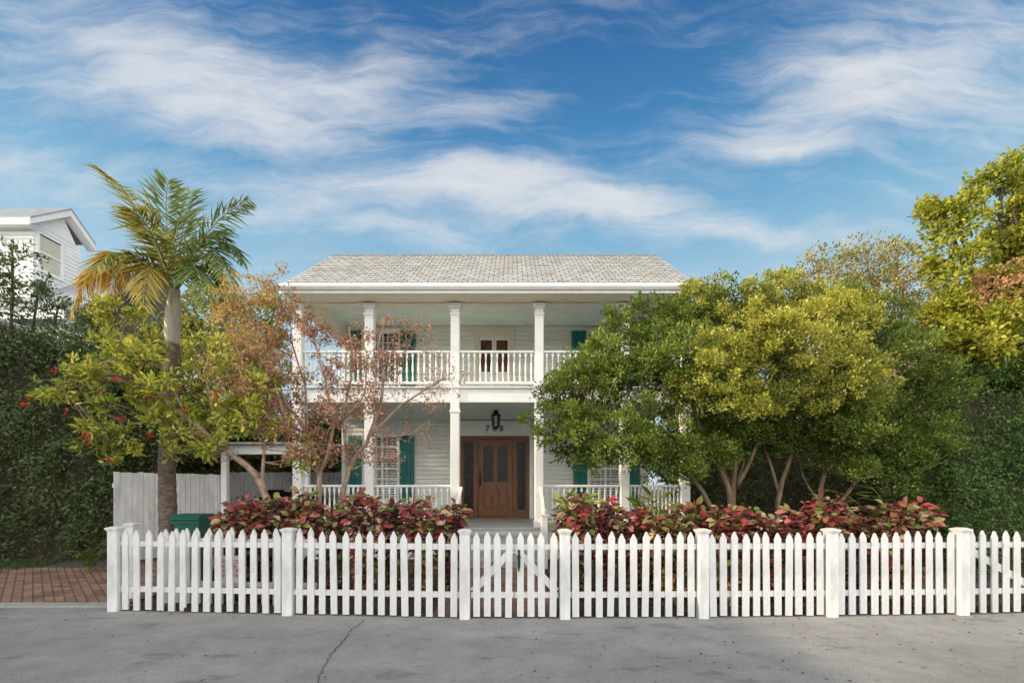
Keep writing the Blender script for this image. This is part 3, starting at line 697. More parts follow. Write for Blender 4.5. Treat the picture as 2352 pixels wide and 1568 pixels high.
for sx_ in (-1,1):
    mb=MB(); mb.lathe([(0,-.03),(.1,-.03),(.1,.03),(0,.03)],(bx+sx_*.2,by+.22,.1),14,'x'); mb.build('wheel', M['rubber'], wb)
ux,uy,uz=W(2085,1032,11.5)
um=thing('parasol', (ux,uy,0), 'teal canvas parasol half hidden in the shade beside the right hedge', 'parasol')
mb=MB(); n=8; ap=(ux,uy,uz+.08)
for k in range(n):
    a=2*math.pi*k/n; b=2*math.pi*(k+1)/n; rr=.75
    p=(ux+rr*math.cos(a),uy+rr*math.sin(a),uz-.28); q=(ux+rr*math.cos(b),uy+rr*math.sin(b),uz-.28)
    mb.poly([ap,p,q]); mb.poly([p,(p[0],p[1],p[2]-.10),((p[0]+q[0])/2,(p[1]+q[1])/2,p[2]-.06),(q[0],q[1],q[2]-.10),q])
mb.build('canopy', M['tealcloth'], um)
mb=MB(); mb.tube([(ux,uy,0),(ux,uy,uz+.14)],.022,8); mb.lathe([(.25,0),(.25,.06),(.05,.08)],(ux,uy,.0),14); mb.build('pole', M['darkbark'], um)

# ------------------------------------------------------------------ foliage
# big rounded tree on the right
T=thing('tree', W(1760,0,8.4)[:2]+(0,), 'big rounded multi-trunked tree with small yellow-green leaves right of the gate', 'tree')
EG=[ell(1275,965,75,78,7.9),ell(1330,900,95,85,8.0),ell(1390,840,90,70,8.1),ell(1470,755,95,62,8.5),ell(1410,980,115,95,7.5),ell(1440,870,100,90,7.8),ell(1530,1010,95,60,7.6),ell(1560,870,110,110,7.8),ell(1560,770,90,70,8.3),ell(2040,850,110,105,8.0),ell(2110,920,80,95,8.3),ell(2000,985,130,80,7.8),ell(2095,1015,75,65,8.1),ell(1690,970,120,55,8.2),ell(1860,970,110,65,8.1),ell(1620,735,110,80,8.9),ell(1960,740,110,80,9.0),ell(2060,780,70,60,8.5),
 ell(1320,1015,80,52,7.7),ell(1440,1050,95,45,7.5),ell(1545,1075,65,38,7.6),ell(2060,1065,85,48,8.0),ell(1960,1060,75,42,8.0),ell(1880,1035,75,42,8.2),ell(1630,1035,75,45,8.0),ell(1780,1010,75,38,8.5),ell(1600,1085,45,30,7.9),ell(1700,1030,60,34,8.6)]
E_sunlit=[ell(1650,710,105,75,8.4),ell(1620,860,110,95,7.5),ell(1780,715,130,75,8.6),ell(1770,850,140,105,7.4),ell(1890,780,115,85,7.7),ell(1930,870,100,80,7.5),ell(1720,775,110,75,7.6),ell(1940,735,80,60,8.5),ell(1720,930,90,50,7.5),ell(1840,920,90,55,7.5)]
lv=Leaves()
LG=lumps(EG,9); L_sunlit=lumps(E_sunlit,10)
cA=crown(lv,EG+E_sunlit,640,42,.24,.062,.55,(.040,.070,.012),(.14,.18,.03),up=.3,shell=(.2,.85))
c1=crown(lv,LG,2050,56,.125,.051,.55,(.055,.110,.018),(.30,.38,.06),up=.45,accent=(.46,.46,.10),acc_p=.08,upside=.35,shell=(.6,1.05),lt=.6)
c1b=crown(lv,L_sunlit,1250,56,.125,.051,.55,(.15,.20,.025),(.64,.60,.095),up=.5,accent=(.70,.64,.18),acc_p=.15,upside=.4,shell=(.6,1.05),lt=.6)  # yellow centre clumps: sunlight painted into the leaf colour
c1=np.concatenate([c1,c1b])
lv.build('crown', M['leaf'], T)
mb=MB(); sk=[]
def L_(pts, r0, r1, D0=8.4):
    q=limb(mb,[W(a,b,D0+(c if c else 0)) for a,b,c in pts],r0,r1,7,.012); sk.extend(q)
L_([(1670,1250,0),(1675,1140,0),(1640,1060,-.1),(1560,1010,-.3),(1450,960,-.5),(1330,930,-.5)],.065,.02)
L_([(1680,1250,0),(1685,1120,0),(1690,1000,.1),(1660,880,.1),(1640,760,.2)],.06,.02)
L_([(1690,1120,0),(1740,1020,-.2),(1780,900,-.3),(1800,760,0)],.04,.015)
L_([(1640,1180,.1),(1600,1110,.2),(1540,1050,.2),(1480,900,.3),(1480,760,.2)],.05,.015)
L_([(1790,1250,.1),(1790,1130,.1),(1830,1020,.0),(1880,900,-.2),(1930,760,.2)],.055,.018)
L_([(1850,1250,0),(1880,1150,0),(1900,1080,-.1),(1960,1000,-.2),(2060,920,-.1)],.055,.02)
L_([(1870,1250,.2),(1940,1140,.2),(2030,1030,.1),(2090,950,0)],.05,.015)
L_([(1900,1080,-.1),(1920,1000,-.3),(1950,900,-.3),(2000,830,-.3)],.035,.012)
L_([(1640,1060,-.1),(1600,960,-.4),(1580,860,-.5)],.04,.012)
L_([(1740,1020,-.2),(1820,980,-.3),(1900,960,-.4)],.03,.01)
L_([(1675,1140,.05),(1715,1040,.2),(1700,930,.1),(1740,800,-.1)],.032,.01)
L_([(1790,1130,.1),(1760,1040,.2),(1720,960,0),(1700,900,-.2)],.032,.01)
L_([(1600,1110,.2),(1540,1080,.0),(1480,1040,-.3)],.025,.008)
L_([(1685,1120,0),(1650,1050,.3),(1610,990,.4)],.025,.008)
L_([(1880,1150,0),(1840,1080,.3),(1850,1000,.4)],.025,.008)
twigs(mb,c1,sk,520,.010)
mb.build('trunk', M['bark'], T, smooth=True)

# deciduous reddish tree on the left
T=thing('tree', W(745,0,7.3)[:2]+(0,), 'half-bare small tree with rust-red leaves and pale tangled twigs left of the gate', 'tree')
mb=MB(); tips=[]; D0=7.3
limbs=[([(728,1260,0),(732,1090,0),(705,1000,.1),(645,900,.1),(605,800,.2),(590,730,.2)],.05,.012),([(732,1100,0),(765,980,-.1),(745,870,-.2),(720,780,0),(700,730,0)],.032,.009),([(755,1260,0),(800,1080,0),(850,1000,-.1),(880,880,0),(870,790,.1),(885,735,.1)],.045,.011),([(850,1000,-.1),(925,930,-.2),(985,890,-.2),(1020,870,-.1)],.026,.007),([(800,1080,0),(788,960,.2),(810,850,.3),(800,750,.3)],.028,.009),([(880,880,0),(925,820,.1),(945,770,.2)],.018,.006),([(645,900,.1),(565,850,0),(520,800,-.1)],.024,.007),([(850,1000,-.1),(925,1000,0),(985,965,.1)],.018,.005),([(705,1000,.1),(660,960,-.2),(620,860,-.3),(560,760,-.2)],.028,.008),([(765,980,-.1),(830,920,-.3),(840,820,-.3)],.02,.006),([(732,1090,0),(690,1040,-.2),(650,1010,-.3)],.018,.006),([(800,1080,0),(850,1060,-.2),(905,1050,-.3)],.016,.005),
 ([(645,900,.1),(580,800,.4),(540,720,.5),(530,680,.5)],.022,.006),([(605,800,.2),(640,730,-.1),(650,690,-.2)],.016,.005),([(620,860,-.3),(560,830,-.5),(530,760,-.6)],.016,.005),([(705,1000,.1),(700,880,.3),(670,780,.4),(665,700,.4)],.022,.006),([(565,850,0),(540,900,-.2),(540,960,-.3)],.014,.005),([(660,960,-.2),(600,950,-.4),(570,920,-.5)],.014,.005)]
for pts,r0,r1 in limbs:
    q=limb(mb,[W(a,b,D0+c) for a,b,c in pts],r0,r1,6,.015); m_=len(q)
    for k in range(int(m_*.28),m_):
        for _ in range(random.choice((1,1,2))):
            dd=Vector((random.gauss(0,.8),random.gauss(0,.7),random.gauss(.1,.6))); sprout(mb,q[k],dd,random.uniform(.22,.46),.006,2 if random.random()<.5 else 1,tips,zmax=4.66)
mb.build('trunk', M['paletwig'], T)
tp=np.array([tuple(p) for p in tips]); lv=Leaves()
pxs=HX+tp[:,0]*F/tp[:,1]; pys=HY-(tp[:,2]-CH)*F/tp[:,1]
dens=np.clip(1.2-(pys-640)/1100-(np.maximum(pxs-700,0)/340),.10,1)
dens=dens*np.where((pys>1060),.25,1)
N_=18000; pr=dens/dens.sum(); i=rng.choice(len(tp),N_,p=pr); P=tp[i]+rng.normal(size=(N_,3))*.035
t=np.clip((690-pxs[i])/200+(760-pys[i])/420+rng.normal(size=N_)*.28,0,1)[:,None]
red=np.array([(.40,.18,.125),(.48,.25,.155),(.31,.13,.095),(.52,.35,.23),(.40,.27,.12)])[rng.integers(0,5,N_)]; org_=np.array([(.60,.36,.09),(.64,.48,.15),(.54,.28,.08),(.50,.50,.12)])[rng.integers(0,4,N_)]
C=red*(1-t)+org_*t
lv.add(P,nrmz(rng.normal(size=(N_,3))+np.array([0,0,-.5])),rng.normal(size=(N_,3))+np.array([0,0,.5]),.050*rng.uniform(.6,1.3,N_),.026*rng.uniform(.7,1.3,N_),C)
lv.build('crown', M['leaf'], T)

# flowering tree (red blooms) far left
T=thing('flowering_tree', W(640,0,7.0)[:2]+(0,), 'leaning small tree with yellow-green leaves and red flower clusters beside the palm', 'tree')
E=[ell(170,890,65,40,6.9),ell(270,830,90,65,6.9),ell(255,725,42,38,7.0),ell(380,870,95,70,6.8),ell(480,830,70,50,6.9),ell(320,960,90,55,6.8),ell(440,955,95,55,6.7),ell(560,960,75,48,6.8),ell(240,990,48,48,6.9),ell(600,890,40,45,6.9),ell(310,760,60,40,7.1),ell(660,1000,40,30,6.9),ell(110,900,38,22,6.9),ell(700,1060,30,30,6.9),ell(270,1040,40,28,6.9),ell(430,1020,70,35,6.8),ell(180,850,40,25,6.9),ell(530,1010,70,35,6.8)]
lv=Leaves(); LE=lumps(E,6,.28,.46,.7,.95); c2=crown(lv,LE,720,12,.080,.082,.38,(.08,.15,.022),(.54,.53,.06),up=.2,shell=(.4,1.15),accent=(.68,.58,.14),acc_p=.15,upside=.2,lt=.55)
lv.build('crown', M['leaf'], T, oval=True)
mb=MB(); sk=[]
for pts,r0,r1 in [([(640,1262,0),(600,1110,0),(525,1035,0),(430,960,0),(330,880,0),(250,830,0),(160,880,0)],.06,.012),([(525,1035,0),(490,950,.1),(470,850,.1)],.035,.01),([(330,880,0),(290,800,0),(255,730,.1)],.022,.008),([(430,960,0),(400,900,-.2),(370,830,-.2)],.022,.008),([(430,960,0),(330,970,0),(240,990,0)],.025,.008),([(600,1110,0),(610,1000,0),(600,880,0)],.03,.008)]:
    sk += limb(mb,[W(a,b,6.95+c) for a,b,c in pts],r0,r1,7,.012)
twigs(mb,c2,sk,340,.008)
mb.build('trunk', M['paletwig'], T)
fl_=[(70,915),(58,928),(122,850),(200,1000),(205,1015),(190,1005),(340,912),(362,930),(250,1055),(345,1000),(420,940),(300,905),(265,870),(455,1000),(380,960),(225,905),(150,945),(500,905),(330,940),(410,890),(275,960),(560,930)]
for px,py in fl_:
    lv=Leaves()
    n=int(rng.integers(8,18)); c=np.array(W(px,py,6.5+random.random()*.3)); d=nrmz(rng.normal(size=(n,3)))
    lv.add(c+d*.022*rng.random((n,1))*1.6,d,rng.normal(size=(n,3)),.036*rng.uniform(.7,1.3,n),.024*np.ones(n),np.array([(.62,.03,.035)])*rng.uniform(.6,1.2,(n,1)))
    lv.build('flower', M['petal'], T)

# palm
PD=8.0
T=thing('palm_tree', W(388,0,PD)[:2]+(0,), 'tall single palm with arching green and orange fronds left of the house', 'palm')
pts=smooth_path([W(388,1262,PD),W(385,1150,PD),W(384,1040,PD),W(392,880,PD),W(396,790,PD)],8)
mb=MB(); mb.tube(pts,[.135-.035*i/len(pts)+(.008 if i%2 else 0)+(.03*max(0,1-i/4)) for i in range(len(pts))],14); mb.build('trunk', M['palmbark'], T, smooth=True)
mb=MB(); mb.tube(smooth_path([W(396,792,PD),W(396,745,PD),W(399,700,PD),W(403,655,PD)],4),[.10,.112,.118,.12,.118,.115,.112,.108,.10,.09,.08,.065,.05],14); mb.build('crownshaft', M['crownshaft'], T, smooth=True)
base0=W(401,672,PD)
def frond(parent, base, ctrl, tip, n, ll, c0, c1, droop=.35, wd=.034, r=.014):
    B=np.array(base); K=np.array(ctrl); Tp=np.array(tip)
    t=np.linspace(.12,1,n)[:,None]
    P=(1-t)**2*B+2*t*(1-t)*K+t*t*Tp; tan=nrmz(2*(1-t)*(K-B)+2*t*(Tp-K))
    side=np.cross(tan,np.array([0,0,1.])); side=nrmz(side+1e-5); upv=nrmz(np.cross(side,tan))
    lv=Leaves()
    ln_=ll*(np.sin(np.clip(t[:,0],0,1)*math.pi*.82+.35)**.7)
    for sg_ in (-1,1):
        th=rng.normal(size=(n,1))*.18
        dv=nrmz(tan*(.65+th)+side*sg_*(.70)+upv*(.22+rng.normal(size=(n,1))*.15)+np.array([0,0,-droop])*(.6+rng.random((n,1))*.8))
        mixv=np.clip(rng.random((n,1))*.6+.4*rng.random(),0,1); C=np.array(c0)*(1-mixv)+np.array(c1)*mixv
        lv.add(P+rng.normal(size=(n,3))*.004,dv,upv+rng.normal(size=(n,3))*.3,np.maximum(.08,ln_*rng.uniform(.8,1.1,n)),np.full(n,wd)*rng.uniform(.8,1.2,n),C)
    f=lv.build('frond', M['leaf'], parent, oval=True, fold=.1, droop=.22)
    tt=[k/8 for k in range(9)]; q=[tuple((1-s_)**2*B+2*s_*(1-s_)*K+s_*s_*Tp) for s_ in tt]
    m2=MB(); m2.tube(q,[r*(1-.8*s_)+.002 for s_ in tt],5); m2.build('stalk', M['stem'], f)
G0,G1=(.065,.125,.035),(.26,.32,.09); O0,O1=(.40,.24,.05),(.58,.42,.11); Y0,Y1=(.24,.24,.045),(.56,.48,.10)  # orange and yellow: dead leaf plus warm sunlight put into the frond colour
for (tx,ty,dd,kx,ky,c0,c1,dr) in [(224,388,.3,335,455,G0,Y1,.2),(386,415,-.3,372,500,G0,G1,.1),(570,460,.2,470,500,G0,G1,.3),(300,480,-.7,345,500,Y0,Y1,.25),(165,725,-.3,210,520,O0,O1,.8),(225,610,-.9,300,530,G0,Y1,.5),(530,660,-.6,500,500,G0,G1,.6),(520,740,.4,500,520,G0,Y0,.7),(440,440,.6,415,520,G0,G1,.1),(520,550,.9,450,500,G0,G1,.35),(255,680,.5,270,510,O0,O1,.7),(330,700,-1.1,330,540,Y0,O1,.7),(340,530,-1.2,360,540,G0,Y1,.35),(560,600,-.2,500,480,G0,G1,.5),(200,650,.9,260,500,O0,Y1,.7),(470,700,-1.0,455,540,G0,G1,.6)]:
    k=W(kx,ky,PD+dd*.45); frond(T, base0, k, W(tx,ty,PD+dd), 46, .54, c0, c1, dr, .030)

# hedges
def hedge(name, label, x0,x1,y0,y1,z1, n, per, L, dark, light, rough=.25, wr=.55, bulge=.25, acc=None, accp=0.):
    t=thing(name,((x0+x1)/2,(y0+y1)/2,0),label,'hedge'); lv=Leaves()
    A=[(x1-x0)*z1,(x1-x0)*(y1-y0),(y1-y0)*z1*2]; s=sum(A); ncl=n
    face=rng.choice(4,ncl,p=[A[0]/s,A[1]/s,A[2]/2/s,A[2]/2/s]); u=rng.random(ncl); v=rng.random(ncl)
    c=np.zeros((ncl,3)); d=np.zeros((ncl,3))
    X=x0+(x1-x0)*u; Y=y0+(y1-y0)*v; Z=.05+(z1-.05)*v
    for k in range(4):
        mk=face==k
        if k==0: c[mk]=np.stack([X,np.full(ncl,y0),Z],1)[mk]; d[mk]=(0,-1,.15)
        if k==1: c[mk]=np.stack([X,Y,np.full(ncl,z1)],1)[mk]; d[mk]=(0,0,1)
        if k>=2: c[mk]=np.stack([np.full(ncl,x0 if k==2 else x1),y0+(y1-y0)*u,Z],1)[mk]; d[mk]=(-1 if k==2 else 1,0,.15)
    c+= d*((np.sin(c[:,0:1]*2.1+c[:,2:3]*1.7)+np.sin(c[:,0:1]*4.3-c[:,2:3]*3.1+c[:,1:2]*3))*bulge*.5)+rng.normal(size=(ncl,3))*rough*.35
    tone=np.clip(rng.random(ncl)*.7+.3*(np.sin(c[:,0]*2.7+c[:,2]*2.2)*.5+.5),0,1); i=np.repeat(np.arange(ncl),per); m_=len(i)
    off=rng.normal(size=(m_,3))*rough*.55; P=c[i]+off-d[i]*(rng.random((m_,1))*.22)
    P[:,2]=np.maximum(P[:,2],.03)
    T_=nrmz(d[i]*.4+rng.normal(size=(m_,3))*.6+np.array([0,0,-.1])); N=nrmz(d[i]*.8+rng.normal(size=(m_,3))*.5+np.array([0,0,.35]))
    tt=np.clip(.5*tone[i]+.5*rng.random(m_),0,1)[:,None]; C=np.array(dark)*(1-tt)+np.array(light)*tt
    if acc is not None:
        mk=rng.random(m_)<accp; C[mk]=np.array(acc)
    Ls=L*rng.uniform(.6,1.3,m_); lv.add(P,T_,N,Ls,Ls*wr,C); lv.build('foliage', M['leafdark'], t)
    mb=MB(); mb.box(x0+.45,x1-.45,y0+.45,y1-.2,0,z1-.45); mb.build('inner_branches', M['darkbark'], t)
    return t
hedge('hedge','tall dark shaggy hedge beside the brick driveway at the left edge',-13.2,-8.75,10.6,12.4,5.0,2500,18,.090,(.022,.048,.015),(.145,.195,.06),rough=.28,bulge=.52)
hedge('hedge','tall clipped dark green hedge at the right edge behind the fence',8.25,12.5,9.0,10.6,3.9,3000,20,.062,(.028,.070,.013),(.145,.26,.048),rough=.14,bulge=.14)
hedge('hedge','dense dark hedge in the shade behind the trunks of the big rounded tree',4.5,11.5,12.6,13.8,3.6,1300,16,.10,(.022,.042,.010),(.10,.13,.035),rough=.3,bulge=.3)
hedge('hedge','leafy hedge rising behind the back board fence and the carport',-12.5,-4.95,16.8,18.0,4.4,1300,16,.15,(.04,.07,.016),(.20,.21,.05),rough=.4,bulge=.5,acc=(.46,.42,.11),accp=.12)

def bgtree(name,label,E,base,n,per,cs,L,wr,dark,light,acc=None,accp=0.,nt=80,oval=False,shell=(.4,1.08),trunk=.12,extra=None,barkm='darkbark',up=.25,lk=0):
    t=thing(name,(base[0],base[1],0),label,'tree'); lv=Leaves(); c=crown(lv,lumps(E,lk) if lk else E,n,per,cs,L,wr,dark,light,accent=acc,acc_p=accp,shell=shell,up=up,lt=.5 if lk else .0)
    if extra:
        c=np.concatenate([c,crown(lv,*extra)])
    lv.build('crown', M['leaf'], t, oval=oval)
    mb=MB(); sk=[]
    b=Vector((base[0],base[1],0)); zc=min(e[2] for e in E)
    fork=Vector((base[0]+random.uniform(-.2,.2),base[1],max(1.,zc*.55)))
    sk+=limb(mb,[b-Vector((0,0,.05)),(b+fork)/2+Vector((.06,0,0)),fork],trunk,trunk*.75,8)
    for e in E:
        ct=Vector(e[:3]); mid_=(fork+ct)/2+Vector((random.uniform(-.2,.2),random.uniform(-.2,.2),-.15)); sk+=limb(mb,[fork,mid_,ct,ct+Vector((0,0,e[5]*.6))],trunk*.5,.012,6,.03)
    twigs(mb,c,sk,nt,.012); mb.build('trunk', M[barkm], t, smooth=True)
    return t
bgtree('tree','tall tree with large bright yellow-green leaves at the top right edge',
  [ell(2300,420,45,60,9.6),ell(2205,520,80,55,9.4),ell(2335,520,80,80,9.6),ell(2190,620,75,55,9.3),ell(2330,650,110,70,9.5),ell(2230,770,110,65,9.2),ell(2440,600,110,180,9.8),ell(2155,480,38,28,9.5),ell(2400,420,60,80,9.8),ell(2180,700,60,40,9.3),ell(2330,760,90,60,9.3),ell(2250,700,90,60,9.6),ell(2300,590,90,60,9.7),ell(2320,830,110,50,9.3),ell(2200,820,80,45,9.3)],
  W(2330,0,11.0)[:2],1700,22,.16,.090,.55,(.12,.18,.018),(.55,.53,.06),acc=(.63,.57,.09),accp=.15,nt=220,oval=True,trunk=.16,lk=7,
  extra=([ell(2310,660,80,50,9.0),ell(2260,700,60,35,9.0)],130,26,.17,.055,.5,(.46,.25,.12),(.70,.44,.22)))  # orange patch: a sunlit branch painted as leaf colour
bgtree('tree','feathery olive-yellow tree showing above the big rounded tree',
  [ell(1880,625,75,45,12.6),ell(1990,605,95,50,12.8),ell(2075,670,90,60,12.4),ell(1950,700,120,60,12.5),ell(2120,760,80,80,12.4),ell(2060,590,50,35,12.9)],
  W(2020,0,12.8)[:2],480,24,.22,.08,.5,(.15,.16,.035),(.56,.50,.12),acc=(.60,.45,.19),accp=.2,nt=240,barkm='paletwig',trunk=.13)
bgtree('tree','leafy green tree in the back yard between the palm and the house',
  [ell(560,740,70,55,15.5),ell(490,810,80,70,15.0),ell(445,720,65,50,15.3),ell(600,860,70,90,15.0),ell(520,930,80,70,14.8),ell(630,710,40,40,15.6),ell(370,800,80,70,15.2),ell(430,930,80,70,14.8),ell(330,900,60,80,15)],
  W(520,0,17.0)[:2],700,24,.32,.13,.5,(.07,.10,.022),(.42,.40,.08),acc=(.66,.56,.15),accp=.15,nt=120,trunk=.16)
bgtree('tree','dark open-branched tree in front of the neighbouring white house',
  [ell(25,590,45,45,10.9),ell(85,665,60,40,10.9),ell(130,725,50,40,10.9),ell(30,690,60,50,10.9),ell(-60,640,70,80,11),ell(200,770,50,40,10.9)],
  (-12.0,11.6),180,18,.17,.10,.42,(.035,.065,.02),(.16,.21,.07),nt=110,trunk=.1,shell=(.2,1.1))
bgtree('tree','low dark-leaved tree between the hedge and the palm trunk',
  [ell(310,990,70,60,10.9),ell(260,900,60,60,10.9),ell(440,1000,55,45,10.9),ell(330,830,50,60,10.9),ell(370,960,50,50,11)],
  (-8.3,11.4),300,22,.22,.10,.45,(.03,.055,.014),(.17,.19,.05),nt=70,trunk=.07)
bgtree('tree','shady dark green tree filling the gap behind the house on the right',
  [ell(1640,900,70,90,15.5),ell(1660,760,80,80,15.6),ell(1760,820,100,100,15.8),ell(1900,850,120,110,15.4),ell(2040,850,110,110,15.2),ell(2150,830,90,90,15.5),ell(2150,1000,90,90,15),ell(1700,1000,100,80,15.2),ell(1570,1020,60,80,16.4),ell(1560,1080,60,50,16.4)],
  W(1850,0,15.6)[:2],640,22,.40,.16,.5,(.04,.065,.015),(.22,.22,.05),nt=60,trunk=.15)

# red-leaved shrubs (one thing each)
CC=np.array([(.36,.055,.068),(.21,.033,.046),(.09,.027,.031),(.46,.15,.14),(.17,.21,.06),(.46,.35,.21),(.28,.25,.09),(.30,.105,.065)])
def shrub(px, D, topy, w, n, label, pal, prob, Ls=.105, name='shrub', group='red-leaved shrubs along the fence', wr=.66, narrow=False):
    x,y,z=W(px,topy,D); t=thing(name,(x,D,0),label,'shrub',group)
    mb=MB(); lv=Leaves(); ns=16; stems=[]
    for k in range(ns):
        a=random.uniform(0,2*math.pi); rr=w*math.sqrt(random.random())*.62; zt=z*(1.0-.34*(rr/w)**2-random.uniform(0,.2))
        tip=Vector((x+rr*math.cos(a)*1.1,D+rr*math.sin(a)*.75,zt)); q=smooth_path([(x+random.uniform(-.08,.08),D+random.uniform(-.06,.06),0),(x+rr*.55*math.cos(a),D+rr*.4*math.sin(a),zt*.5),tip],4)
        mb.tube(q,[.012-.007*i/(len(q)-1) for i in range(len(q))],5); stems.append(q)
    mb.build('stems', M['redstem'], t)
    per=n//ns; P=[];T_=[];N=[];Cs=[];Li=[]
    for q in stems:
        tone=rng.random()
        for _ in range(per):
            f=1-random.random()**1.4*.9; k=f*(len(q)-1); i=min(int(k),len(q)-2); p=q[i].lerp(q[i+1],k-i)
            a=random.uniform(0,2*math.pi); ca,sa=math.cos(a),math.sin(a)
            upz=(.75*f-.55+random.gauss(0,.4)) if not narrow else .6+random.gauss(0,.3)
            d=Vector((ca,sa*.9,upz)).normalized()
            P.append(tuple(p+d*random.uniform(.02,.07))); T_.append(tuple(d)); N.append((ca*.55+random.gauss(0,.3),sa*.55-.25+random.gauss(0,.3),.75)); Li.append(Ls*random.uniform(.55,1.4)*(.75+.3*f))
            pr=np.array(prob,float)
            if len(pr)==8:
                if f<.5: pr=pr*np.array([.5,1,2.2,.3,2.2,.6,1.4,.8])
                if tone>.6: pr=pr*np.array([1.8,1.2,.8,2.0,.4,.6,.5,1.2])
                elif tone<.36: pr=pr*np.array([.35,.5,1,.4,2.2,2.0,2.2,.9])
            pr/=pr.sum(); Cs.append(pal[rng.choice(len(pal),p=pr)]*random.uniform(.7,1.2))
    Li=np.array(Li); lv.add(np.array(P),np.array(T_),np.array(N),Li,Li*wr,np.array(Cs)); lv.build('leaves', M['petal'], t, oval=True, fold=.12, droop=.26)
    return t
LEFT=[(520,1150),(578,1142),(636,1140),(695,1133),(765,1145),(835,1135),(905,1162),(970,1136),(1028,1150)]
RIGHT=[(1325,1150),(1390,1143),(1455,1157),(1530,1164),(1600,1148),(1675,1160),(1750,1172),(1825,1160),(1900,1153),(1970,1174),(2040,1160),(2095,1160)]
ordn=['first','second','third','fourth','fifth','sixth','seventh','eighth','ninth','tenth','eleventh','twelfth']
for k,(px,ty) in enumerate(LEFT): shrub(px,6.8+random.uniform(-.15,.35),ty-8+random.uniform(-10,10),random.uniform(.38,.47),820,'red-leaved shrub behind the left picket fence, %s from the left in its row'%ordn[k],CC,np.array([2.2,2.0,1.7,1.4,1.8,1.5,1.7,1.8])*rng.uniform(.4,1.6,8))
for k,(px,ty) in enumerate(RIGHT): shrub(px,6.7+random.uniform(-.15,.35),ty-8+random.uniform(-10,10),random.uniform(.38,.48),780,'red-leaved shrub behind the right picket fence, %s from the gate in its row'%ordn[k],CC,np.array([1.9,1.8,1.8,1.2,2.3,1.5,2.0,1.8])*rng.uniform(.4,1.6,8))
YC_=np.array([(.34,.36,.06),(.21,.27,.035),(.46,.46,.10),(.13,.18,.03)])
shrub(1330,7.7,1112,.42,224,'yellow-green narrow-leaved shrub beside the porch steps behind the red shrubs',YC_,[1,1,1,1],.20,'shrub','yellow-green shrubs before the porch',.3,True)
shrub(1495,7.8,1128,.42,224,'yellow-green narrow-leaved shrub in the middle of the right porch railing',YC_,[1,1,1,1],.20,'shrub','yellow-green shrubs before the porch',.3,True)
def blades(name,label,px,D,n,hgt,c0,c1,cat='plant',group=None):
    x,y,_=W(px,0,D); t=thing(name,(x,D,0),label,cat,group)
    for k in range(n):
        a=random.uniform(0,6.28); b_=(x,D,.02); sp=random.uniform(.3,.75)*hgt
        kx=(x+.4*sp*math.cos(a),D+.4*sp*math.sin(a),hgt*random.uniform(.7,1.1)); tp_=(x+sp*1.2*math.cos(a),D+sp*1.2*math.sin(a),hgt*random.uniform(.35,.95))
        frond(t,b_,kx,tp_,22,.26*hgt,c0,c1,.4,.022,.008)
blades('palm_plant','small feathery palm in dark shade beside the right hedge',2065,9.3,9,1.75,(.045,.08,.02),(.13,.19,.05))
blades('palm_plant','short green palm clump at the foot of the left hedge',205,9.0,8,.55,(.05,.08,.016),(.18,.23,.06))
blades('palm_plant','short green palm clump in front of the white board fence',275,9.3,7,.7,(.05,.08,.016),(.18,.22,.06))
lv=Leaves(); n=1300; X=rng.uniform(-11.5,-9.4,n); Y=rng.uniform(9.2,10.4,n)+(X+10)*.12
lv.add(np.stack([X,Y,np.full(n,.02)],1),nrmz(rng.normal(size=(n,3))*.5+np.array([0,0,1])),rng.normal(size=(n,3)),rng.uniform(.04,.11,n),np.full(n,.014),np.array([(.055,.10,.02)])*rng.uniform(.6,1.6,(n,1)))
tag(lv.build('grass', M['leaf']),'low green grass at the foot of the left hedge','grass',kind='stuff')
lv=Leaves(); n=330; px=np.concatenate([rng.uniform(0,2352,180),rng.uniform(1100,2352,150)]); py=1412+rng.random(n)**1.7*165
D=CH*F/(py-HY); X=(px-HX)*D/F
pal=np.array([(.30,.20,.05),(.18,.09,.04),(.36,.28,.10),(.12,.07,.04)]); C=pal[rng.integers(0,4,n)]; rd=(px<760)&(rng.random(n)<.7); C[rd]=(.40,.03,.035)
Ls=rng.uniform(.015,.042,n)
lv.add(np.stack([X,D,np.full(n,.008)],1),nrmz(np.concatenate([rng.normal(size=(n,2)),rng.normal(size=(n,1))*.1],1)),np.array([(0,0,1.)])+rng.normal(size=(n,3))*.25,Ls,Ls*.55,C)
tag(lv.build('fallen_leaves', M['petal'], oval=True),'scattered fallen leaves and red petals on the grey street','leaves',kind='stuff')
lv=Leaves(); n=2600; X=rng.uniform(-5.0,9,n); Y=rng.uniform(6.1,10.3,n); ok=~((X>-1.05)&(X<.6)); X=X[ok];Y=Y[ok];n=len(X); Ls=rng.uniform(.04,.1,n)
lv.add(np.stack([X,Y,np.full(n,.02)],1),nrmz(np.concatenate([rng.normal(size=(n,2)),rng.normal(size=(n,1))*.3],1)),np.array([(0,0,1.)])+rng.normal(size=(n,3))*.4,Ls,Ls*.5,pal[rng.integers(0,4,n)]*.6)
tag(lv.build('leaf_litter', M['petal'], oval=True),'brown leaf litter on the garden soil behind the fence','leaf litter',kind='stuff')

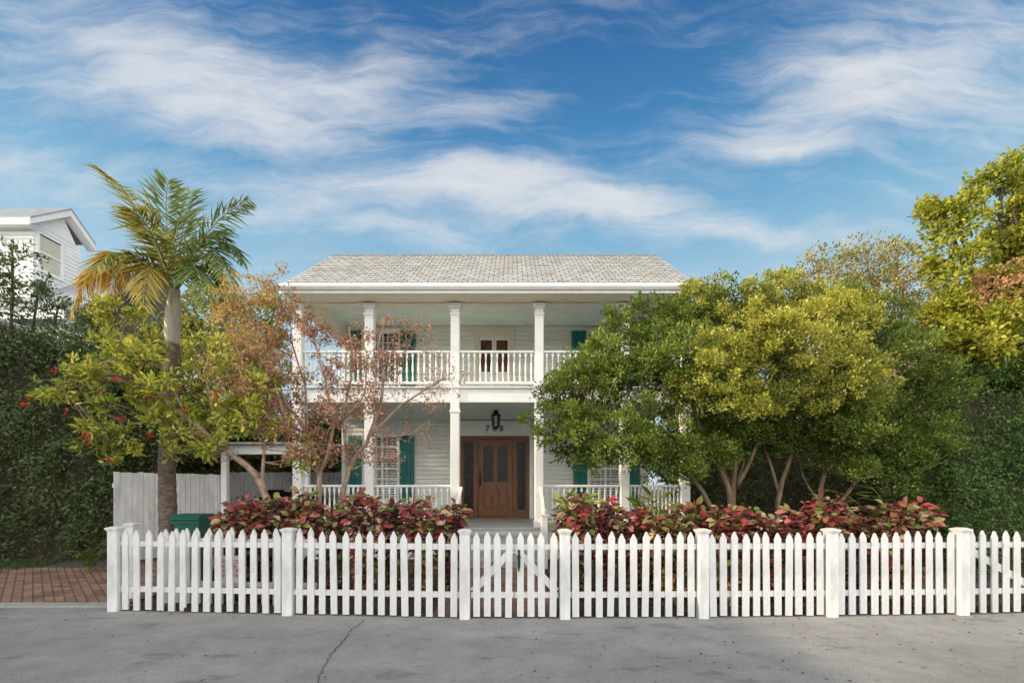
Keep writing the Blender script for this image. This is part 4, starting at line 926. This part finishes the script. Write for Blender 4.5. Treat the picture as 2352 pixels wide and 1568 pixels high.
# ------------------------------------------------------------------ sky and sun
SUN_EL=R(20); SUN_AZ=R(-101)      # azimuth from +Y towards +X
w=bpy.data.worlds.new('World'); scene.world=w; w.use_nodes=True; nt=w.node_tree; L=nt.links; bg=nt.nodes['Background']
def math_(op,a,b=None,c=None,clamp=False):
    n=nd(nt,'ShaderNodeMath',operation=op); n.use_clamp=clamp
    for k,v in enumerate((a,b,c)):
        if v is None: continue
        if isinstance(v,(int,float)): n.inputs[k].default_value=v
        else: L.new(v,n.inputs[k])
    return n.outputs[0]
def mixc(f,a,b,bt='MIX'):
    n=nd(nt,'ShaderNodeMix',data_type='RGBA',blend_type=bt)
    for k,v in ((0,f),(6,a),(7,b)):
        if isinstance(v,(int,float)): n.inputs[k].default_value=v
        elif isinstance(v,tuple): n.inputs[k].default_value=(*v,1)
        else: L.new(v,n.inputs[k])
    return n.outputs[2]
def mrange(v,a,b,c,d,smooth=True):
    n=nd(nt,'ShaderNodeMapRange'); n.interpolation_type='SMOOTHSTEP' if smooth else 'LINEAR'
    for k,x in enumerate((a,b,c,d)): n.inputs[k+1].default_value=x
    L.new(v,n.inputs[0]); return n.outputs[0]
tc=nd(nt,'ShaderNodeTexCoord'); sp=nd(nt,'ShaderNodeSeparateXYZ'); L.new(tc.outputs['Generated'],sp.inputs[0])
yy=math_('MAXIMUM',sp.outputs[1],.06); u=math_('DIVIDE',sp.outputs[0],yy); v=math_('DIVIDE',sp.outputs[2],yy)
uv=nd(nt,'ShaderNodeCombineXYZ'); L.new(u,uv.inputs[0]); L.new(v,uv.inputs[1])
sky=nd(nt,'ShaderNodeTexSky'); sky.sky_type='NISHITA'; sky.sun_disc=False; sky.sun_elevation=SUN_EL; sky.sun_rotation=SUN_AZ; sky.air_density=1.0; sky.dust_density=.4; sky.ozone_density=2.0
rp_=nd(nt,'ShaderNodeValToRGB'); L.new(mrange(sp.outputs[2],0,.8,0,1,False),rp_.inputs[0]); e=rp_.color_ramp.elements
e[0].position=.0; e[0].color=(.62,.74,.82,1); e[1].position=1.; e[1].color=(.024,.105,.28,1)
for p_,c_ in ((.42,(.47,.69,.82)),(.575,(.22,.49,.72)),(.70,(.080,.30,.59)),(.86,(.036,.165,.41))):
    q_=e.new(p_); q_.color=(*c_,1)
sc10=nd(nt,'ShaderNodeVectorMath',operation='SCALE'); L.new(rp_.outputs[0],sc10.inputs[0]); sc10.inputs['Scale'].default_value=10.
base_=mixc(.87,sky.outputs[0],sc10.outputs[0])
wn=nd(nt,'ShaderNodeTexNoise'); wn.inputs['Scale'].default_value=1.7; wn.inputs['Detail'].default_value=5; wn.inputs['Roughness'].default_value=.55; L.new(uv.outputs[0],wn.inputs['Vector'])
sb=nd(nt,'ShaderNodeVectorMath',operation='SUBTRACT'); L.new(wn.outputs['Color'],sb.inputs[0]); sb.inputs[1].default_value=(.5,.5,.5)
sc=nd(nt,'ShaderNodeVectorMath',operation='SCALE'); L.new(sb.outputs[0],sc.inputs[0]); sc.inputs['Scale'].default_value=.26
ad=nd(nt,'ShaderNodeVectorMath',operation='ADD'); L.new(uv.outputs[0],ad.inputs[0]); L.new(sc.outputs[0],ad.inputs[1])
def blob(px,py,rx,ry,ang,wt):
    mp=nd(nt,'ShaderNodeMapping',vector_type='TEXTURE'); mp.inputs['Location'].default_value=((px-HX)/F,(HY-py)/F,0); mp.inputs['Rotation'].default_value=(0,0,R(ang)); mp.inputs['Scale'].default_value=(rx/F,ry/F,1)
    L.new(ad.outputs[0],mp.inputs[0]); ln_=nd(nt,'ShaderNodeVectorMath',operation='LENGTH'); L.new(mp.outputs[0],ln_.inputs[0])
    return math_('MULTIPLY',mrange(ln_.outputs['Value'],.0,1.25,1,0),wt)
tot=None
for b_ in [(300,150,560,150,-14,.75),(640,240,500,140,-6,.85),(420,300,460,80,-8,.5),(860,170,200,90,15,.4),(1180,425,500,85,-2,.85),(1000,475,760,75,-4,.7),(1450,490,440,60,-8,.5),(2100,120,580,200,22,.8),(1880,250,440,85,24,.5),(2250,240,420,180,10,.5),(1800,350,240,45,-4,.6),(60,400,420,100,-6,.55),(800,540,480,50,-3,.5),(1150,240,260,60,10,.4),(1750,545,360,45,0,.45)]:
    o_=blob(*b_); tot=o_ if tot is None else math_('ADD',tot,o_)
tot=math_('MINIMUM',tot,1.05)
def nz2(rot,scv,scale,det,ro,dist):
    mp=nd(nt,'ShaderNodeMapping'); mp.inputs['Rotation'].default_value=(0,0,R(rot)); mp.inputs['Scale'].default_value=scv; L.new(ad.outputs[0],mp.inputs[0])
    n1=nd(nt,'ShaderNodeTexNoise'); n1.inputs['Scale'].default_value=scale; n1.inputs['Detail'].default_value=det; n1.inputs['Roughness'].default_value=ro; n1.inputs['Distortion'].default_value=dist; L.new(mp.outputs[0],n1.inputs['Vector'])
    return math_('SUBTRACT',n1.outputs['Fac'],.5)
nA=nz2(7,(1.3,3.4,1),1.9,8,.62,.4); nB=nz2(-9,(1.6,8.5,1),2.6,8,.66,.5)
val=math_('ADD',math_('ADD',math_('MULTIPLY',tot,.72),math_('MULTIPLY',nA,1.2)),math_('MULTIPLY',nB,1.05))
cl=mrange(val,-.12,1.05,0,.88,True)
cl=math_('MULTIPLY',cl,mrange(sp.outputs[1],.05,.2,0,1))
skyc=mixc(cl,base_,(7.9,8.0,8.2))
rear=mrange(sp.outputs[1],.15,-.35,0,1)
rearc=mixc(mrange(sp.outputs[2],.05,.75,0,1),(31.,30.2,28.4),(16.,16.,15.8))
skyc=mixc(rear,skyc,rearc)
L.new(skyc,bg.inputs['Color']); bg.inputs['Strength'].default_value=.10
sd=bpy.data.lights.new('sun','SUN'); sd.energy=4.6; sd.angle=R(.6); sd.color=(1,.81,.55)
so=bpy.data.objects.new('sun',sd); col.objects.link(so); so.location=(-20,0,20)
dv=Vector((math.sin(SUN_AZ)*math.cos(SUN_EL),math.cos(SUN_AZ)*math.cos(SUN_EL),math.sin(SUN_EL)))
so.rotation_euler=dv.to_track_quat('Z','Y').to_euler()
# ------------------------------------------------------------------ camera
cd=bpy.data.cameras.new('camera'); co=bpy.data.objects.new('camera',cd); col.objects.link(co); scene.camera=co
co.location=(0,0,CH); co.rotation_euler=(R(90),0,0); cd.sensor_width=36; cd.lens=36*F/2352; cd.shift_y=(HY-784)/2352; cd.clip_end=2000; cd.clip_start=.05
scene.view_settings.view_transform='Standard'; scene.view_settings.look='None'; scene.view_settings.exposure=0
